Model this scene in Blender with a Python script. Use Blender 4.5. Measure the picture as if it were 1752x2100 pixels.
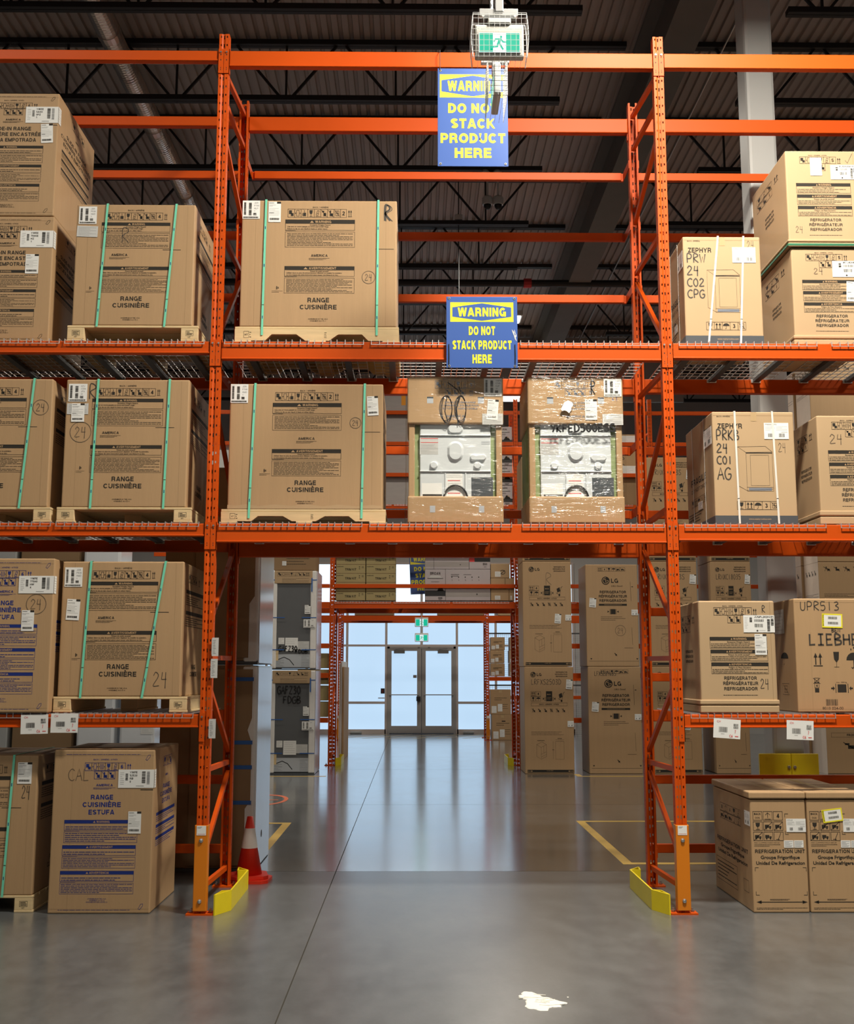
import bpy, bmesh, math, random
from mathutils import Vector, Matrix
S = bpy.context.scene
for _o in list(bpy.data.objects): bpy.data.objects.remove(_o)
COL = S.collection
R = random.Random(7)

# ------------------------------------------------------------------ camera, light, exposure
def make_camera():
    yaw, pitch, roll = math.radians(.596), math.radians(8.158), math.radians(.048)
    f = Vector((math.sin(yaw)*math.cos(pitch), math.cos(yaw)*math.cos(pitch), math.sin(pitch)))
    r = Vector((math.cos(yaw), -math.sin(yaw), 0)); u = r.cross(f)
    r2 = r*math.cos(roll)+u*math.sin(roll); u2 = -r*math.sin(roll)+u*math.cos(roll)
    cd = bpy.data.cameras.new('camera'); c = bpy.data.objects.new('camera', cd); COL.objects.link(c)
    cd.sensor_fit = 'VERTICAL'; cd.sensor_height = 36; cd.lens = 2304/2100*36
    cd.clip_start = .1; cd.clip_end = 200
    m = Matrix((r2, u2, -f)).transposed().to_4x4(); m.translation = (1.659, -9.041, 1.850)
    c.matrix_world = m; S.camera = c
make_camera()
S.view_settings.view_transform = 'Standard'; S.view_settings.look = 'None'
S.view_settings.gamma = 1; S.view_settings.use_curve_mapping = False
S.view_settings.exposure = 0.0
W_ = bpy.data.worlds.new('world'); S.world = W_; W_.use_nodes = True
W_.node_tree.nodes['Background'].inputs[0].default_value = (.62, .66, .75, 1)
W_.node_tree.nodes['Background'].inputs[1].default_value = .035
def lamp(x, y, z, power, sx=1.2, sy=.5, col=(1, .92, .79), spread=170):
    d = bpy.data.lights.new('high_bay_light', 'AREA'); d.shape = 'RECTANGLE'; d.size = sx; d.size_y = sy
    d.energy = power; d.color = col; d.spread = math.radians(spread)
    o = bpy.data.objects.new('high_bay_light', d); COL.objects.link(o); o.location = (x, y, z)
lamp(3.8, -2.75, 9.1, 980)
lamp(-3.6, -3.1, 9.6, 140)
lamp(9.6, -3.1, 9.6, 200)
for _x in (-5.1, 1.7, 8.7):
    lamp(_x, -10, 9.6, 130 if 0 < _x < 8 else 70)
    lamp(_x, -17, 9.6, 170 if 0 < _x < 8 else 110)
for _x in (-3.0, 4.0, 11.0):
    lamp(_x-.6, 15.5, 9.72, 130)
    lamp(_x, 6.6, 9.72, 60)
    lamp(_x, 10.3, 9.72, 160)
lamp(4, 20.2, 9.72, 160)
try:
    S.cycles.max_bounces = 6; S.cycles.diffuse_bounces = 3; S.cycles.glossy_bounces = 3
    S.cycles.transparent_max_bounces = 12; S.cycles.caustics_reflective = False; S.cycles.caustics_refractive = False
    S.cycles.sample_clamp_indirect = 4
except Exception: pass

# ------------------------------------------------------------------ materials
MATS = {}
def mat(name, col, rough=.6, metal=0, spec=.5, noise=0, nscale=6, emit=None, estr=1, bump=0, bscale=80, coat=0, stretch=(1, 1, 1)):
    m = bpy.data.materials.new(name); m.use_nodes = True; nt = m.node_tree; b = nt.nodes['Principled BSDF']
    b.inputs['Base Color'].default_value = (*col, 1); b.inputs['Roughness'].default_value = rough
    b.inputs['Metallic'].default_value = metal; b.inputs['Specular IOR Level'].default_value = spec
    if coat: b.inputs['Coat Weight'].default_value = coat; b.inputs['Coat Roughness'].default_value = .2
    if emit: b.inputs['Emission Color'].default_value = (*emit, 1); b.inputs['Emission Strength'].default_value = estr
    tc = nt.nodes.new('ShaderNodeTexCoord'); mp = nt.nodes.new('ShaderNodeMapping'); mp.inputs['Scale'].default_value = stretch
    nt.links.new(tc.outputs['Object'], mp.inputs[0])
    if noise:
        n = nt.nodes.new('ShaderNodeTexNoise'); n.inputs['Scale'].default_value = nscale; n.inputs['Detail'].default_value = 5
        nt.links.new(mp.outputs[0], n.inputs['Vector'])
        r = nt.nodes.new('ShaderNodeMapRange'); r.inputs[3].default_value = 1-noise; r.inputs[4].default_value = 1+noise
        nt.links.new(n.outputs['Fac'], r.inputs[0])
        mx = nt.nodes.new('ShaderNodeVectorMath'); mx.operation = 'SCALE'; mx.inputs[0].default_value = col
        nt.links.new(r.outputs[0], mx.inputs['Scale']); nt.links.new(mx.outputs[0], b.inputs['Base Color'])
    if bump:
        n2 = nt.nodes.new('ShaderNodeTexNoise'); n2.inputs['Scale'].default_value = bscale; n2.inputs['Detail'].default_value = 3
        nt.links.new(mp.outputs[0], n2.inputs['Vector'])
        bp = nt.nodes.new('ShaderNodeBump'); bp.inputs['Strength'].default_value = bump; bp.inputs['Distance'].default_value = .01
        nt.links.new(n2.outputs['Fac'], bp.inputs['Height']); nt.links.new(bp.outputs[0], b.inputs['Normal'])
    MATS[name] = m; return m
mat('orange', (.62, .078, .002), .5, spec=.22, noise=.06, nscale=3)
mat('guard_orange', (.72, .21, .006), .4)
mat('card', (.47, .30, .155), .6, spec=.4, noise=.06, nscale=2.2, bump=.08, bscale=14, stretch=(14, 14, .6))
mat('card_pale', (.50, .345, .195), .7, spec=.3, noise=.08, nscale=2.2)
mat('card_dark', (.30, .19, .10), .75, spec=.25, noise=.1, nscale=2.2)
mat('card_white_daylit', (.80, .69, .58), .7, spec=.3, noise=.06)  # white board of a panel pack, and daylight painted on carton sides
mat('trim_card', (.40, .32, .15), .7, spec=.3, noise=.08)
mat('ink', (.035, .030, .024), .7, spec=.2)
mat('blue_ink', (.018, .035, .20), .7, spec=.2)
mat('faded_ink', (.20, .22, .26), .7, spec=.2)
mat('marker', (.055, .045, .035), .6)
mat('pencil', (.15, .105, .065), .6)
mat('crease', (.34, .215, .105), .8)
mat('paper', (.86, .86, .83), .6)
mat('paper_grey', (.60, .60, .58), .55)
mat('grey_ink', (.30, .30, .30), .6)
mat('red_ink', (.75, .06, .06), .6)
mat('yellow', (.86, .68, .01), .45, noise=.08, nscale=8)
mat('yellow_label', (.90, .80, .03), .5)
mat('teal', (.20, .72, .50), .38, noise=.08, nscale=9)
mat('white_strap', (.78, .76, .70), .5)
mat('green_strap', (.02, .16, .08), .5)
mat('wood', (.70, .53, .29), .75, noise=.22, nscale=3, stretch=(1.2, 1.2, 9))
mat('wood_old', (.62, .52, .38), .8, noise=.25, nscale=4)
mat('wire', (.75, .76, .76), .32, metal=.7)
mat('steel', (.55, .56, .56), .35, metal=.9)
mat('dark_steel', (.10, .105, .105), .5, metal=.5)
mat('joist', (.028, .024, .022), .6)
mat('deck_metal', (.50, .40, .34), .6, metal=.1, noise=.12, nscale=.6)
mat('grey_paint', (.50, .51, .50), .5, noise=.05, nscale=2)
mat('girder', (.20, .18, .155), .8, noise=.1, nscale=3)
mat('white_plastic', (.80, .80, .77), .35, noise=.02)
mat('white_foam', (.82, .80, .76), .6, noise=.05, nscale=12, bump=.2, bscale=30)
mat('shiny_white', (.84, .87, .90), .14, noise=.04, nscale=4, bump=.03, bscale=5)
mat('lavender_film', (.66, .63, .70), .15, noise=.12, nscale=3, bump=.12, bscale=8)
mat('green_foam', (.27, .34, .15), .7, noise=.1, nscale=20)
mat('panel_white', (.68, .72, .74), .3, noise=.02, nscale=3)
mat('sign_housing', (.52, .51, .46), .4)
mat('panel_grey', (.48, .51, .54), .4)
mat('charcoal', (.075, .085, .095), .45, noise=.06)
mat('fridge_back', (.115, .12, .125), .5, noise=.06)
mat('black', (.012, .012, .013), .45)
mat('blue_tape', (.03, .13, .42), .5)
mat('tape', (.52, .36, .19), .3)
mat('sign_blue', (.04, .105, .37), .35)
mat('sign_yellow', (.90, .83, .03), .4)
mat('cone_red', (.82, .035, .012), .45, noise=.12, nscale=7)
mat('cone_white', (.80, .73, .68), .4, noise=.06)
mat('floor_yellow', (.62, .40, .08), .45, noise=.2, nscale=5)
mat('floor_red', (.70, .17, .08), .5)
mat('paint_white', (.84, .82, .75), .45)
mat('alu', (.70, .62, .58), .45)
mat('door_alu', (.46, .45, .44), .45)
mat('alu_dark', (.20, .20, .195), .45, metal=.3)
mat('wall_paint', (.60, .585, .56), .8, noise=.03, nscale=1)
mat('exit_green', (.0, .12, .08), .4, emit=(.0, .44, .27), estr=1)
mat('exit_white', (.3, .3, .3), .4, emit=(.62, .74, .80), estr=1)
mat('lamp_white', (.9, .9, .9), .4, emit=(1, .97, .92), estr=6)
mat('glow', (.25, .33, .42), .08, emit=(.55, .77, 1.0), estr=.88)
mat('glow_upper', (.66, .82, .95), .08, emit=(.68, .86, 1.0), estr=1.35)
mat('pale_grey_card', (.40, .36, .34), .7, noise=.12, nscale=3, stretch=(1, 1, 5))
mat('broan_card', (.50, .45, .46), .6, noise=.04)
mat('duct_metal', (.80, .66, .56), .3, metal=.85)
mat('orange_label', (.85, .33, .02), .5)
mat('green_dot', (.02, .20, .12), .5)

def film_material():
    m = bpy.data.materials.new('stretch_film'); m.use_nodes = True; nt = m.node_tree; nt.nodes.clear()
    out = nt.nodes.new('ShaderNodeOutputMaterial'); mix = nt.nodes.new('ShaderNodeMixShader')
    tr = nt.nodes.new('ShaderNodeBsdfTransparent'); gl = nt.nodes.new('ShaderNodeBsdfGlossy'); gl.inputs['Roughness'].default_value = .16
    tr.inputs[0].default_value = (.97, .97, .96, 1)
    tc = nt.nodes.new('ShaderNodeTexCoord'); mp = nt.nodes.new('ShaderNodeMapping'); mp.inputs['Rotation'].default_value = (0, .9, 0); mp.inputs['Scale'].default_value = (3, 3, 26)
    n = nt.nodes.new('ShaderNodeTexNoise'); n.inputs['Scale'].default_value = 1.0; n.inputs['Detail'].default_value = 3; n.inputs['Distortion'].default_value = .8
    bp = nt.nodes.new('ShaderNodeBump'); bp.inputs['Strength'].default_value = 1; bp.inputs['Distance'].default_value = .045
    L = nt.links.new
    L(tc.outputs['Object'], mp.inputs[0]); L(mp.outputs[0], n.inputs['Vector']); L(n.outputs['Fac'], bp.inputs['Height']); L(bp.outputs[0], gl.inputs['Normal'])
    mix.inputs[0].default_value = .034
    L(tr.outputs[0], mix.inputs[1]); L(gl.outputs[0], mix.inputs[2]); L(mix.outputs[0], out.inputs[0])
    MATS['film'] = m
film_material()

def floor_material():
    m = mat('concrete', (.25, .25, .245), .3); nt = m.node_tree; b = nt.nodes['Principled BSDF']; L = nt.links.new
    tc = nt.nodes.new('ShaderNodeTexCoord'); sp = nt.nodes.new('ShaderNodeSeparateXYZ'); L(tc.outputs['Object'], sp.inputs[0])
    def noise(scale, det, sx=1, sy=1):
        mp = nt.nodes.new('ShaderNodeMapping'); mp.inputs['Scale'].default_value = (sx, sy, 1); L(tc.outputs['Object'], mp.inputs[0])
        n = nt.nodes.new('ShaderNodeTexNoise'); n.inputs['Scale'].default_value = scale; n.inputs['Detail'].default_value = det; n.inputs['Roughness'].default_value = .62
        L(mp.outputs[0], n.inputs['Vector']); return n.outputs['Fac']
    def math_(op, a, b_=None):
        n = nt.nodes.new('ShaderNodeMath'); n.operation = op
        for i, v in enumerate((a, b_)):
            if v is None: continue
            if isinstance(v, (int, float)): n.inputs[i].default_value = v
            else: L(v, n.inputs[i])
        return n.outputs[0]
    big = noise(.8, 7); fine = noise(7, 8, 1, .55)
    grain = noise(42, 3)
    v = math_('ADD', math_('ADD', math_('MULTIPLY', big, .5), math_('MULTIPLY', fine, .36)), math_('MULTIPLY', grain, .14))
    ramp = nt.nodes.new('ShaderNodeValToRGB'); L(v, ramp.inputs[0])
    ramp.color_ramp.elements[0].position = .30; ramp.color_ramp.elements[0].color = (.056, .062, .066, 1)
    ramp.color_ramp.elements[1].position = .72; ramp.color_ramp.elements[1].color = (.158, .169, .175, 1)
    def joint(out, at, w):
        return math_('LESS_THAN', math_('ABSOLUTE', math_('SUBTRACT', out, at)), w)
    j = joint(sp.outputs[0], .918, .004)
    for y, w in ((1.92, .005), (7.35, .006), (13.22, .007), (-5, .005)):
        j = math_('MAXIMUM', j, joint(sp.outputs[1], y, w))
    mx = nt.nodes.new('ShaderNodeMix'); mx.data_type = 'RGBA'; L(j, mx.inputs[0]); L(ramp.outputs[0], mx.inputs[6]); mx.inputs[7].default_value = (.05, .047, .04, 1)
    L(mx.outputs[2], b.inputs['Base Color'])
    rr = nt.nodes.new('ShaderNodeMapRange'); rr.inputs[1].default_value = .2; rr.inputs[2].default_value = .85; rr.inputs[3].default_value = .10; rr.inputs[4].default_value = .20
    L(v, rr.inputs[0])
    back = math_('GREATER_THAN', sp.outputs[1], 1.92)          # the slab beyond the second joint is polished brighter
    L(math_('ADD', rr.outputs[0], math_('ADD', .06, math_('MULTIPLY', math_('SUBTRACT', 1, back), .10))), b.inputs['Roughness'])
    L(math_('MULTIPLY', math_('SUBTRACT', 1, j), math_('ADD', .65, math_('MULTIPLY', back, .35))), b.inputs['Coat Weight']); b.inputs['Coat IOR'].default_value = 1.6
    L(math_('ADD', math_('MULTIPLY', rr.outputs[0], .95), math_('MULTIPLY', math_('SUBTRACT', 1, back), .10)), b.inputs['Coat Roughness'])
    bp = nt.nodes.new('ShaderNodeBump'); bp.inputs['Strength'].default_value = .05; bp.inputs['Distance'].default_value = .01
    L(fine, bp.inputs['Height']); L(bp.outputs[0], b.inputs['Normal'])
    L(math_('MULTIPLY', math_('SUBTRACT', 1, j), .8), b.inputs['Specular IOR Level'])
floor_material()

# ------------------------------------------------------------------ mesh building
class MB:
    def __init__(s): s.v = []; s.f = []; s.m = []; s.mats = []
    def mi(s, m):
        if m not in s.mats: s.mats.append(m)
        return s.mats.index(m)
    def face(s, pts, m):
        n = len(s.v); s.v += [tuple(p) for p in pts]; s.f.append(tuple(range(n, n+len(pts)))); s.m.append(s.mi(m))
    def mesh(s, vs, fs, m):
        n = len(s.v); s.v += [tuple(p) for p in vs]; k = s.mi(m)
        for f in fs: s.f.append(tuple(n+i for i in f)); s.m.append(k)
    def box(s, x0, x1, y0, y1, z0, z1, m):
        s.mesh([(x0,y0,z0),(x1,y0,z0),(x1,y1,z0),(x0,y1,z0),(x0,y0,z1),(x1,y0,z1),(x1,y1,z1),(x0,y1,z1)],
               [(0,3,2,1),(4,5,6,7),(0,1,5,4),(1,2,6,5),(2,3,7,6),(3,0,4,7)], m)
    def rbox(s, x0, x1, y0, y1, z0, z1, m, r=.008):
        bm = bmesh.new(); bmesh.ops.create_cube(bm, size=1)
        for v in bm.verts: v.co = ((x0+x1)/2+v.co.x*(x1-x0), (y0+y1)/2+v.co.y*(y1-y0), (z0+z1)/2+v.co.z*(z1-z0))
        r = min(r, (x1-x0)*.45, (y1-y0)*.45, (z1-z0)*.45)
        bmesh.ops.bevel(bm, geom=bm.edges[:], offset=r, segments=2, profile=.5, affect='EDGES', clamp_overlap=True)
        bm.verts.ensure_lookup_table(); bm.verts.index_update()
        s.mesh([v.co[:] for v in bm.verts], [[v.index for v in f.verts] for f in bm.faces], m); bm.free()
    def bar(s, p, q, w, h, m, up=(0, 0, 1)):
        p = Vector(p); q = Vector(q); d = (q-p).normalized(); u = Vector(up)
        if abs(d.dot(u)) > .98: u = Vector((0, 1, 0))
        a = d.cross(u).normalized(); b = a.cross(d).normalized(); a *= w/2; b *= h/2
        s.mesh([p-a-b, p+a-b, p+a+b, p-a+b, q-a-b, q+a-b, q+a+b, q-a+b],
               [(0,1,2,3),(7,6,5,4),(0,4,5,1),(1,5,6,2),(2,6,7,3),(3,7,4,0)], m)
    def tube(s, pts, r, m, n=8, cap=True):
        pts = [Vector(p) for p in pts]; rs = r if isinstance(r, (list, tuple)) else [r]*len(pts); rings = []; ref = None
        for i, p in enumerate(pts):
            d = (pts[min(i+1, len(pts)-1)]-pts[max(i-1, 0)]).normalized()
            if ref is None: ref = Vector((0, 0, 1)) if abs(d.z) < .9 else Vector((1, 0, 0))
            a = d.cross(ref).normalized(); b = a.cross(d); ref = b
            rings.append([p+(a*math.cos(t*2*math.pi/n)+b*math.sin(t*2*math.pi/n))*rs[i] for t in range(n)])
        vs = [v for g in rings for v in g]; fs = []
        for i in range(len(pts)-1):
            for t in range(n): fs.append((i*n+t, i*n+(t+1) % n, (i+1)*n+(t+1) % n, (i+1)*n+t))
        if cap: fs.append(tuple(range(n))[::-1]); fs.append(tuple(range((len(pts)-1)*n, len(pts)*n)))
        s.mesh(vs, fs, m)
    def prism(s, poly, y0, y1, m):                     # polygon in x,z extruded along y
        n = len(poly); vs = [(x, y0, z) for x, z in poly]+[(x, y1, z) for x, z in poly]
        s.mesh(vs, [tuple(range(n)), tuple(range(2*n-1, n-1, -1))]+[(i, i+n, (i+1) % n+n, (i+1) % n) for i in range(n)], m)
    def extr(s, poly, z0, z1, m):                      # polygon in x,y extruded along z
        n = len(poly); vs = [(x, y, z0) for x, y in poly]+[(x, y, z1) for x, y in poly]
        s.mesh(vs, [tuple(range(n-1, -1, -1)), tuple(range(n, 2*n))]+[(i, (i+1) % n, (i+1) % n+n, i+n) for i in range(n)], m)
    def cyl(s, c, r, h, m, n=16, axis='z', r2=None):
        d = {'x': (1,0,0), 'y': (0,1,0), 'z': (0,0,1)}[axis]; c = Vector(c)
        s.tube([c, c+Vector(d)*h], [r, r if r2 is None else r2], m, n)
    def build(s, name, parent=None, smooth=False):
        me = bpy.data.meshes.new(name); off = Vector(ORG.get(parent.name, (0, 0, 0))) if parent else Vector((0, 0, 0))
        o = bpy.data.objects.new(name, me); COL.objects.link(o)
        if not parent:
            xs, ys, zs = zip(*s.v); off = Vector(((min(xs)+max(xs))/2, (min(ys)+max(ys))/2, min(zs))); o.location = off
        me.from_pydata([(x-off.x, y-off.y, z-off.z) for x, y, z in s.v], [], s.f)
        for k in s.mats: me.materials.append(MATS[k])
        me.polygons.foreach_set('material_index', s.m)
        if smooth: me.polygons.foreach_set('use_smooth', [True]*len(me.polygons))
        me.update()
        ORG[o.name] = tuple(off)
        if parent: o.parent = parent
        return o
ORG = {}
def tag(o, label, cat, group=None, kind=None):
    o['label'] = label; o['category'] = cat
    if group: o['group'] = group
    if kind: o['kind'] = kind
    return o
def thing(name, label, cat, loc, group=None, kind=None):
    o = bpy.data.objects.new(name, None); COL.objects.link(o); o.location = loc; o.empty_display_size = .1
    ORG[o.name] = tuple(loc); return tag(o, label, cat, group, kind)
def dup(root, dx, dy, dz, label=None, group=None):
    c = root.copy(); COL.objects.link(c); c.location = Vector(root.location)+Vector((dx, dy, dz))
    ORG[c.name] = tuple(c.location)
    if label: c['label'] = label
    if group: c['group'] = group
    for ch in root.children:
        d = ch.copy(); COL.objects.link(d); d.parent = c
        for g in ch.children:
            e = g.copy(); COL.objects.link(e); e.parent = d
    return c

# ------------------------------------------------------------------ flat print: lettering, pictograms, handwriting
TXT = {}
def glyphs(t, bold):
    k = (t, bold)
    if k not in TXT:
        c = bpy.data.curves.new('t', 'FONT'); c.body = t; c.resolution_u = 3; c.offset = {0: 0, 1: .014, 2: .03}[int(bold)]
        o = bpy.data.objects.new('t', c); me = o.to_mesh()
        vs = [(v.co.x, v.co.y, 0) for v in me.vertices]; fs = [tuple(p.vertices) for p in me.polygons]
        o.to_mesh_clear(); bpy.data.objects.remove(o); bpy.data.curves.remove(c)
        xs = [v[0] for v in vs] or [0]; TXT[k] = (vs, fs, min(xs), max(xs))
    return TXT[k]
def arc(cx, cy, rx, ry, a0, a1, n=7): return [(cx+rx*math.cos(math.radians(a0+(a1-a0)*i/n)), cy+ry*math.sin(math.radians(a0+(a1-a0)*i/n))) for i in range(n+1)]
def gothic(T):
    h = T/2; t = 1-h; q = lambda *p: list(zip(p[::2], p[1::2])); g = {}
    def bowl(x, y0, y1, w): r = (y1-y0)/2; return [(x, y0), (w-r*.9, y0)]+arc(w-r*.9, (y0+y1)/2, r*.9, r, -90, 90)+[(x, y1)]
    def O(w): return arc(w/2, .5, w/2-h, .5-h, 90, 450, 22)
    g['A'] = (.88, [q(.10, -.1, .42, 1.1), q(.78, -.1, .46, 1.1), q(.2, .28, .68, .28)])
    g['B'] = (.78, [q(h, 0, h, 1), bowl(h, .53, t, .70), bowl(h, h, .53, .78-h)])
    C = arc(.43, .5, .43-h, .5-h, 40, 320, 16)
    g['C'] = (.84, [C]); g['D'] = (.82, [q(h, 0, h, 1), [(h, h), (.32, h)]+arc(.32, .5, .50-h, .5-h, -90, 90, 12)+[(h, t)]])
    g['E'] = (.70, [q(h, 0, h, 1), q(h, t, .69, t), q(h, .51, .65, .51), q(h, h, .70, h)]); g['F'] = (.66, [q(h, 0, h, 1), q(h, t, .66, t), q(h, .48, .6, .48)])
    g['G'] = (.88, [arc(.44, .5, .44-h, .5-h, 42, 315, 16), q(.88-h, .0, .88-h, .5), q(.5, .5-h*.6, .88, .5-h*.6)])
    g['H'] = (.80, [q(h, 0, h, 1), q(.8-h, 0, .8-h, 1), q(h, .52, .7, .52)]); g['I'] = (T+.01, [q(h, 0, h, 1)])
    g['J'] = (.62, [q(.62-h, 1, .62-h, .3)+arc(.31, .3, .31-h, .3-h, 0, -180, 9)]); g['K'] = (.82, [q(h, 0, h, 1), q(.72, 1.1, .14, .36), q(.32, .58, .76, -.1)])
    g['L'] = (.66, [q(h, 0, h, 1), q(h, h, .66, h)]); g['M'] = (.98, [q(h, 0, h, 1), q(.98-h, 0, .98-h, 1), q(h, 1.05, .49, .02), q(.98-h, 1.05, .49, .02)])
    g['N'] = (.80, [q(h, 0, h, 1), q(.8-h, 0, .8-h, 1), q(h, 1.02, .8-h, -.02)]); g['O'] = (.92, [O(.92)]); g['P'] = (.76, [q(h, 0, h, 1), bowl(h, .42, t, .76-h)])
    g['Q'] = (.92, [O(.92), q(.55, .3, .9, -.06)]); g['R'] = (.82, [q(h, 0, h, 1), bowl(h, .46, t, .77-h), q(.6, .46, .74-h*.3, 0)])
    g['S'] = (.76, [arc(.38, .73, .38-h, .27-h, 20, 270, 11)[:-1]+arc(.38, .28, .38-h, .28-h, 82, -155, 11)])
    g['T'] = (.72, [q(.36, 0, .36, 1), q(0, t, .72, t)]); g['U'] = (.80, [[(h, 1), (h, .42)]+arc(.4, .42, .4-h, .42-h, 180, 360, 14)+[(.8-h, 1)]])
    g['V'] = (.82, [q(.08, 1.1, .40, -.1), q(.74, 1.1, .42, -.1)]); g['W'] = (1.16, [q(.09, 1.1, .31, -.1), q(.57, 1.1, .32, -.1), q(.59, 1.1, .84, -.1), q(1.07, 1.1, .85, -.1)])
    g['X'] = (.82, [q(.06, 1.1, .76, -.1), q(.76, 1.1, .06, -.1)]); g['Y'] = (.82, [q(.05, 1.1, .41, .42), q(.77, 1.1, .41, .42), q(.41, 0, .41, .5)]); g['Z'] = (.72, [q(.02, t, .72, t), q(0, h, .72, h), q(.12, .1, .6, .9)])
    N = .62
    g['0'] = (N, [O(N)]); g['1'] = (.42, [q(.42-h, 0, .42-h, 1), q(0, .72, .34, .86)]); g['2'] = (N, [arc(.31, .69, .31-h, .31-h, 170, -35, 10)+[(.12, h)], q(.02, h, N, h)])
    g['3'] = (N, [arc(.3, .74, .28-h, .26-h, 165, -80, 9), arc(.3, .28, .32-h, .28-h, 90, -165, 9)]); g['4'] = (.64, [q(.44, 0, .44, 1), q(0, .30, .64, .30), q(.06, .28, .42, .98)])
    g['5'] = (N, [q(.12, t, .58, t), q(.14, .98, .10, .46), arc(.3, .32, .32-h, .32-h, 125, -160, 11)]); g['6'] = (N, [arc(.31, .32, .31-h, .32-h, 90, 450, 14), arc(.40, .5, .40-h, .5-h, 65, 180, 8)])
    g['7'] = (.6, [q(0, t, .6, t), q(.54, .92, .2, -.05)]); g['8'] = (N, [arc(.31, .75, .27-h, .25-h, 0, 360, 14), arc(.31, .28, .31-h, .28-h, 0, 360, 14)]); g['9'] = (N, [arc(.31, .68, .31-h, .32-h, 90, 450, 14), arc(.22, .5, .40-h, .5-h, -115, 0, 8)])
    g['.'] = (T, [q(h, 0, h, T)]); g[','] = (T, [q(h, -.12, h, T)]); g['-'] = (.36, [q(0, .38, .36, .38)]); g['/'] = (.36, [q(.02, -.05, .34, 1.05)]); g['•'] = (.3, [q(.05, .5, .28, .5)])
    for c, b, k in (('È', 'E', 0), ('É', 'E', 1), ('Á', 'A', 1), ('À', 'A', 0)):
        w, s = g[b]; x = w/2; g[c] = (w, s+[q(x-.16, 1.30, x+.08, 1.10) if not k else q(x+.16, 1.30, x-.08, 1.10)])
    return g
GT = {1: .15, 2: .205, 3: .25}; GOTH = {k: gothic(v) for k, v in GT.items()}
def stroke(pts, t):
    n = len(pts); L = []; Rr = []; closed = math.dist(pts[0], pts[-1]) < 1e-6
    for i, p in enumerate(pts):
        a = pts[i-1] if i else (pts[-2] if closed else None); b = pts[i+1] if i < n-1 else (pts[1] if closed else None); d = []
        for u, v in ((a, p), (p, b)):
            if u is None or v is None: continue
            l = math.dist(u, v) or 1; d.append(((v[0]-u[0])/l, (v[1]-u[1])/l))
        if len(d) == 1: d *= 2
        nx, ny = -(d[0][1]+d[1][1]), d[0][0]+d[1][0]; l = math.hypot(nx, ny) or 1; nx /= l; ny /= l; k = t/2/max(.82, -nx*d[0][1]+ny*d[0][0])
        L.append((p[0]+nx*k, p[1]+ny*k)); Rr.append((p[0]-nx*k, p[1]-ny*k))
    return L, Rr
def sans(t, b):
    k = (t, 'g', b)
    if k in TXT: return TXT[k]
    vs = []; fs = []; x = 0
    for ch in t:
        if ch == ' ': x += .40; continue
        w, S_ = GOTH[b][ch]; lo, hi = (-9, 9) if ch in 'ÈÉÁÀ,' else (0, 1)
        for j, p in enumerate(S_):
            L, Rr = stroke(p, GT[b]); n = len(vs); m = len(L)
            acc = ch in 'ÈÉÁÀ' and j == len(S_)-1
            cl = (lambda y: y) if (acc or ch == ',') else (lambda y: min(1, max(0, y)))
            vs += [(x+u, cl(v)*CAP, j) for u, v in L]+[(x+u, cl(v)*CAP, j) for u, v in Rr]
            fs += [(n+i, n+m+i, n+m+i+1, n+i+1) for i in range(m-1)]
        x += w+.13
    vs = [(u*CAP, v, j) for u, v, j in vs]; xs = [v[0] for v in vs] or [0]
    TXT[k] = (vs, fs, min(xs), max(xs)); return TXT[k]
CAP = max(v[1] for v in glyphs('H', False)[0])
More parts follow.
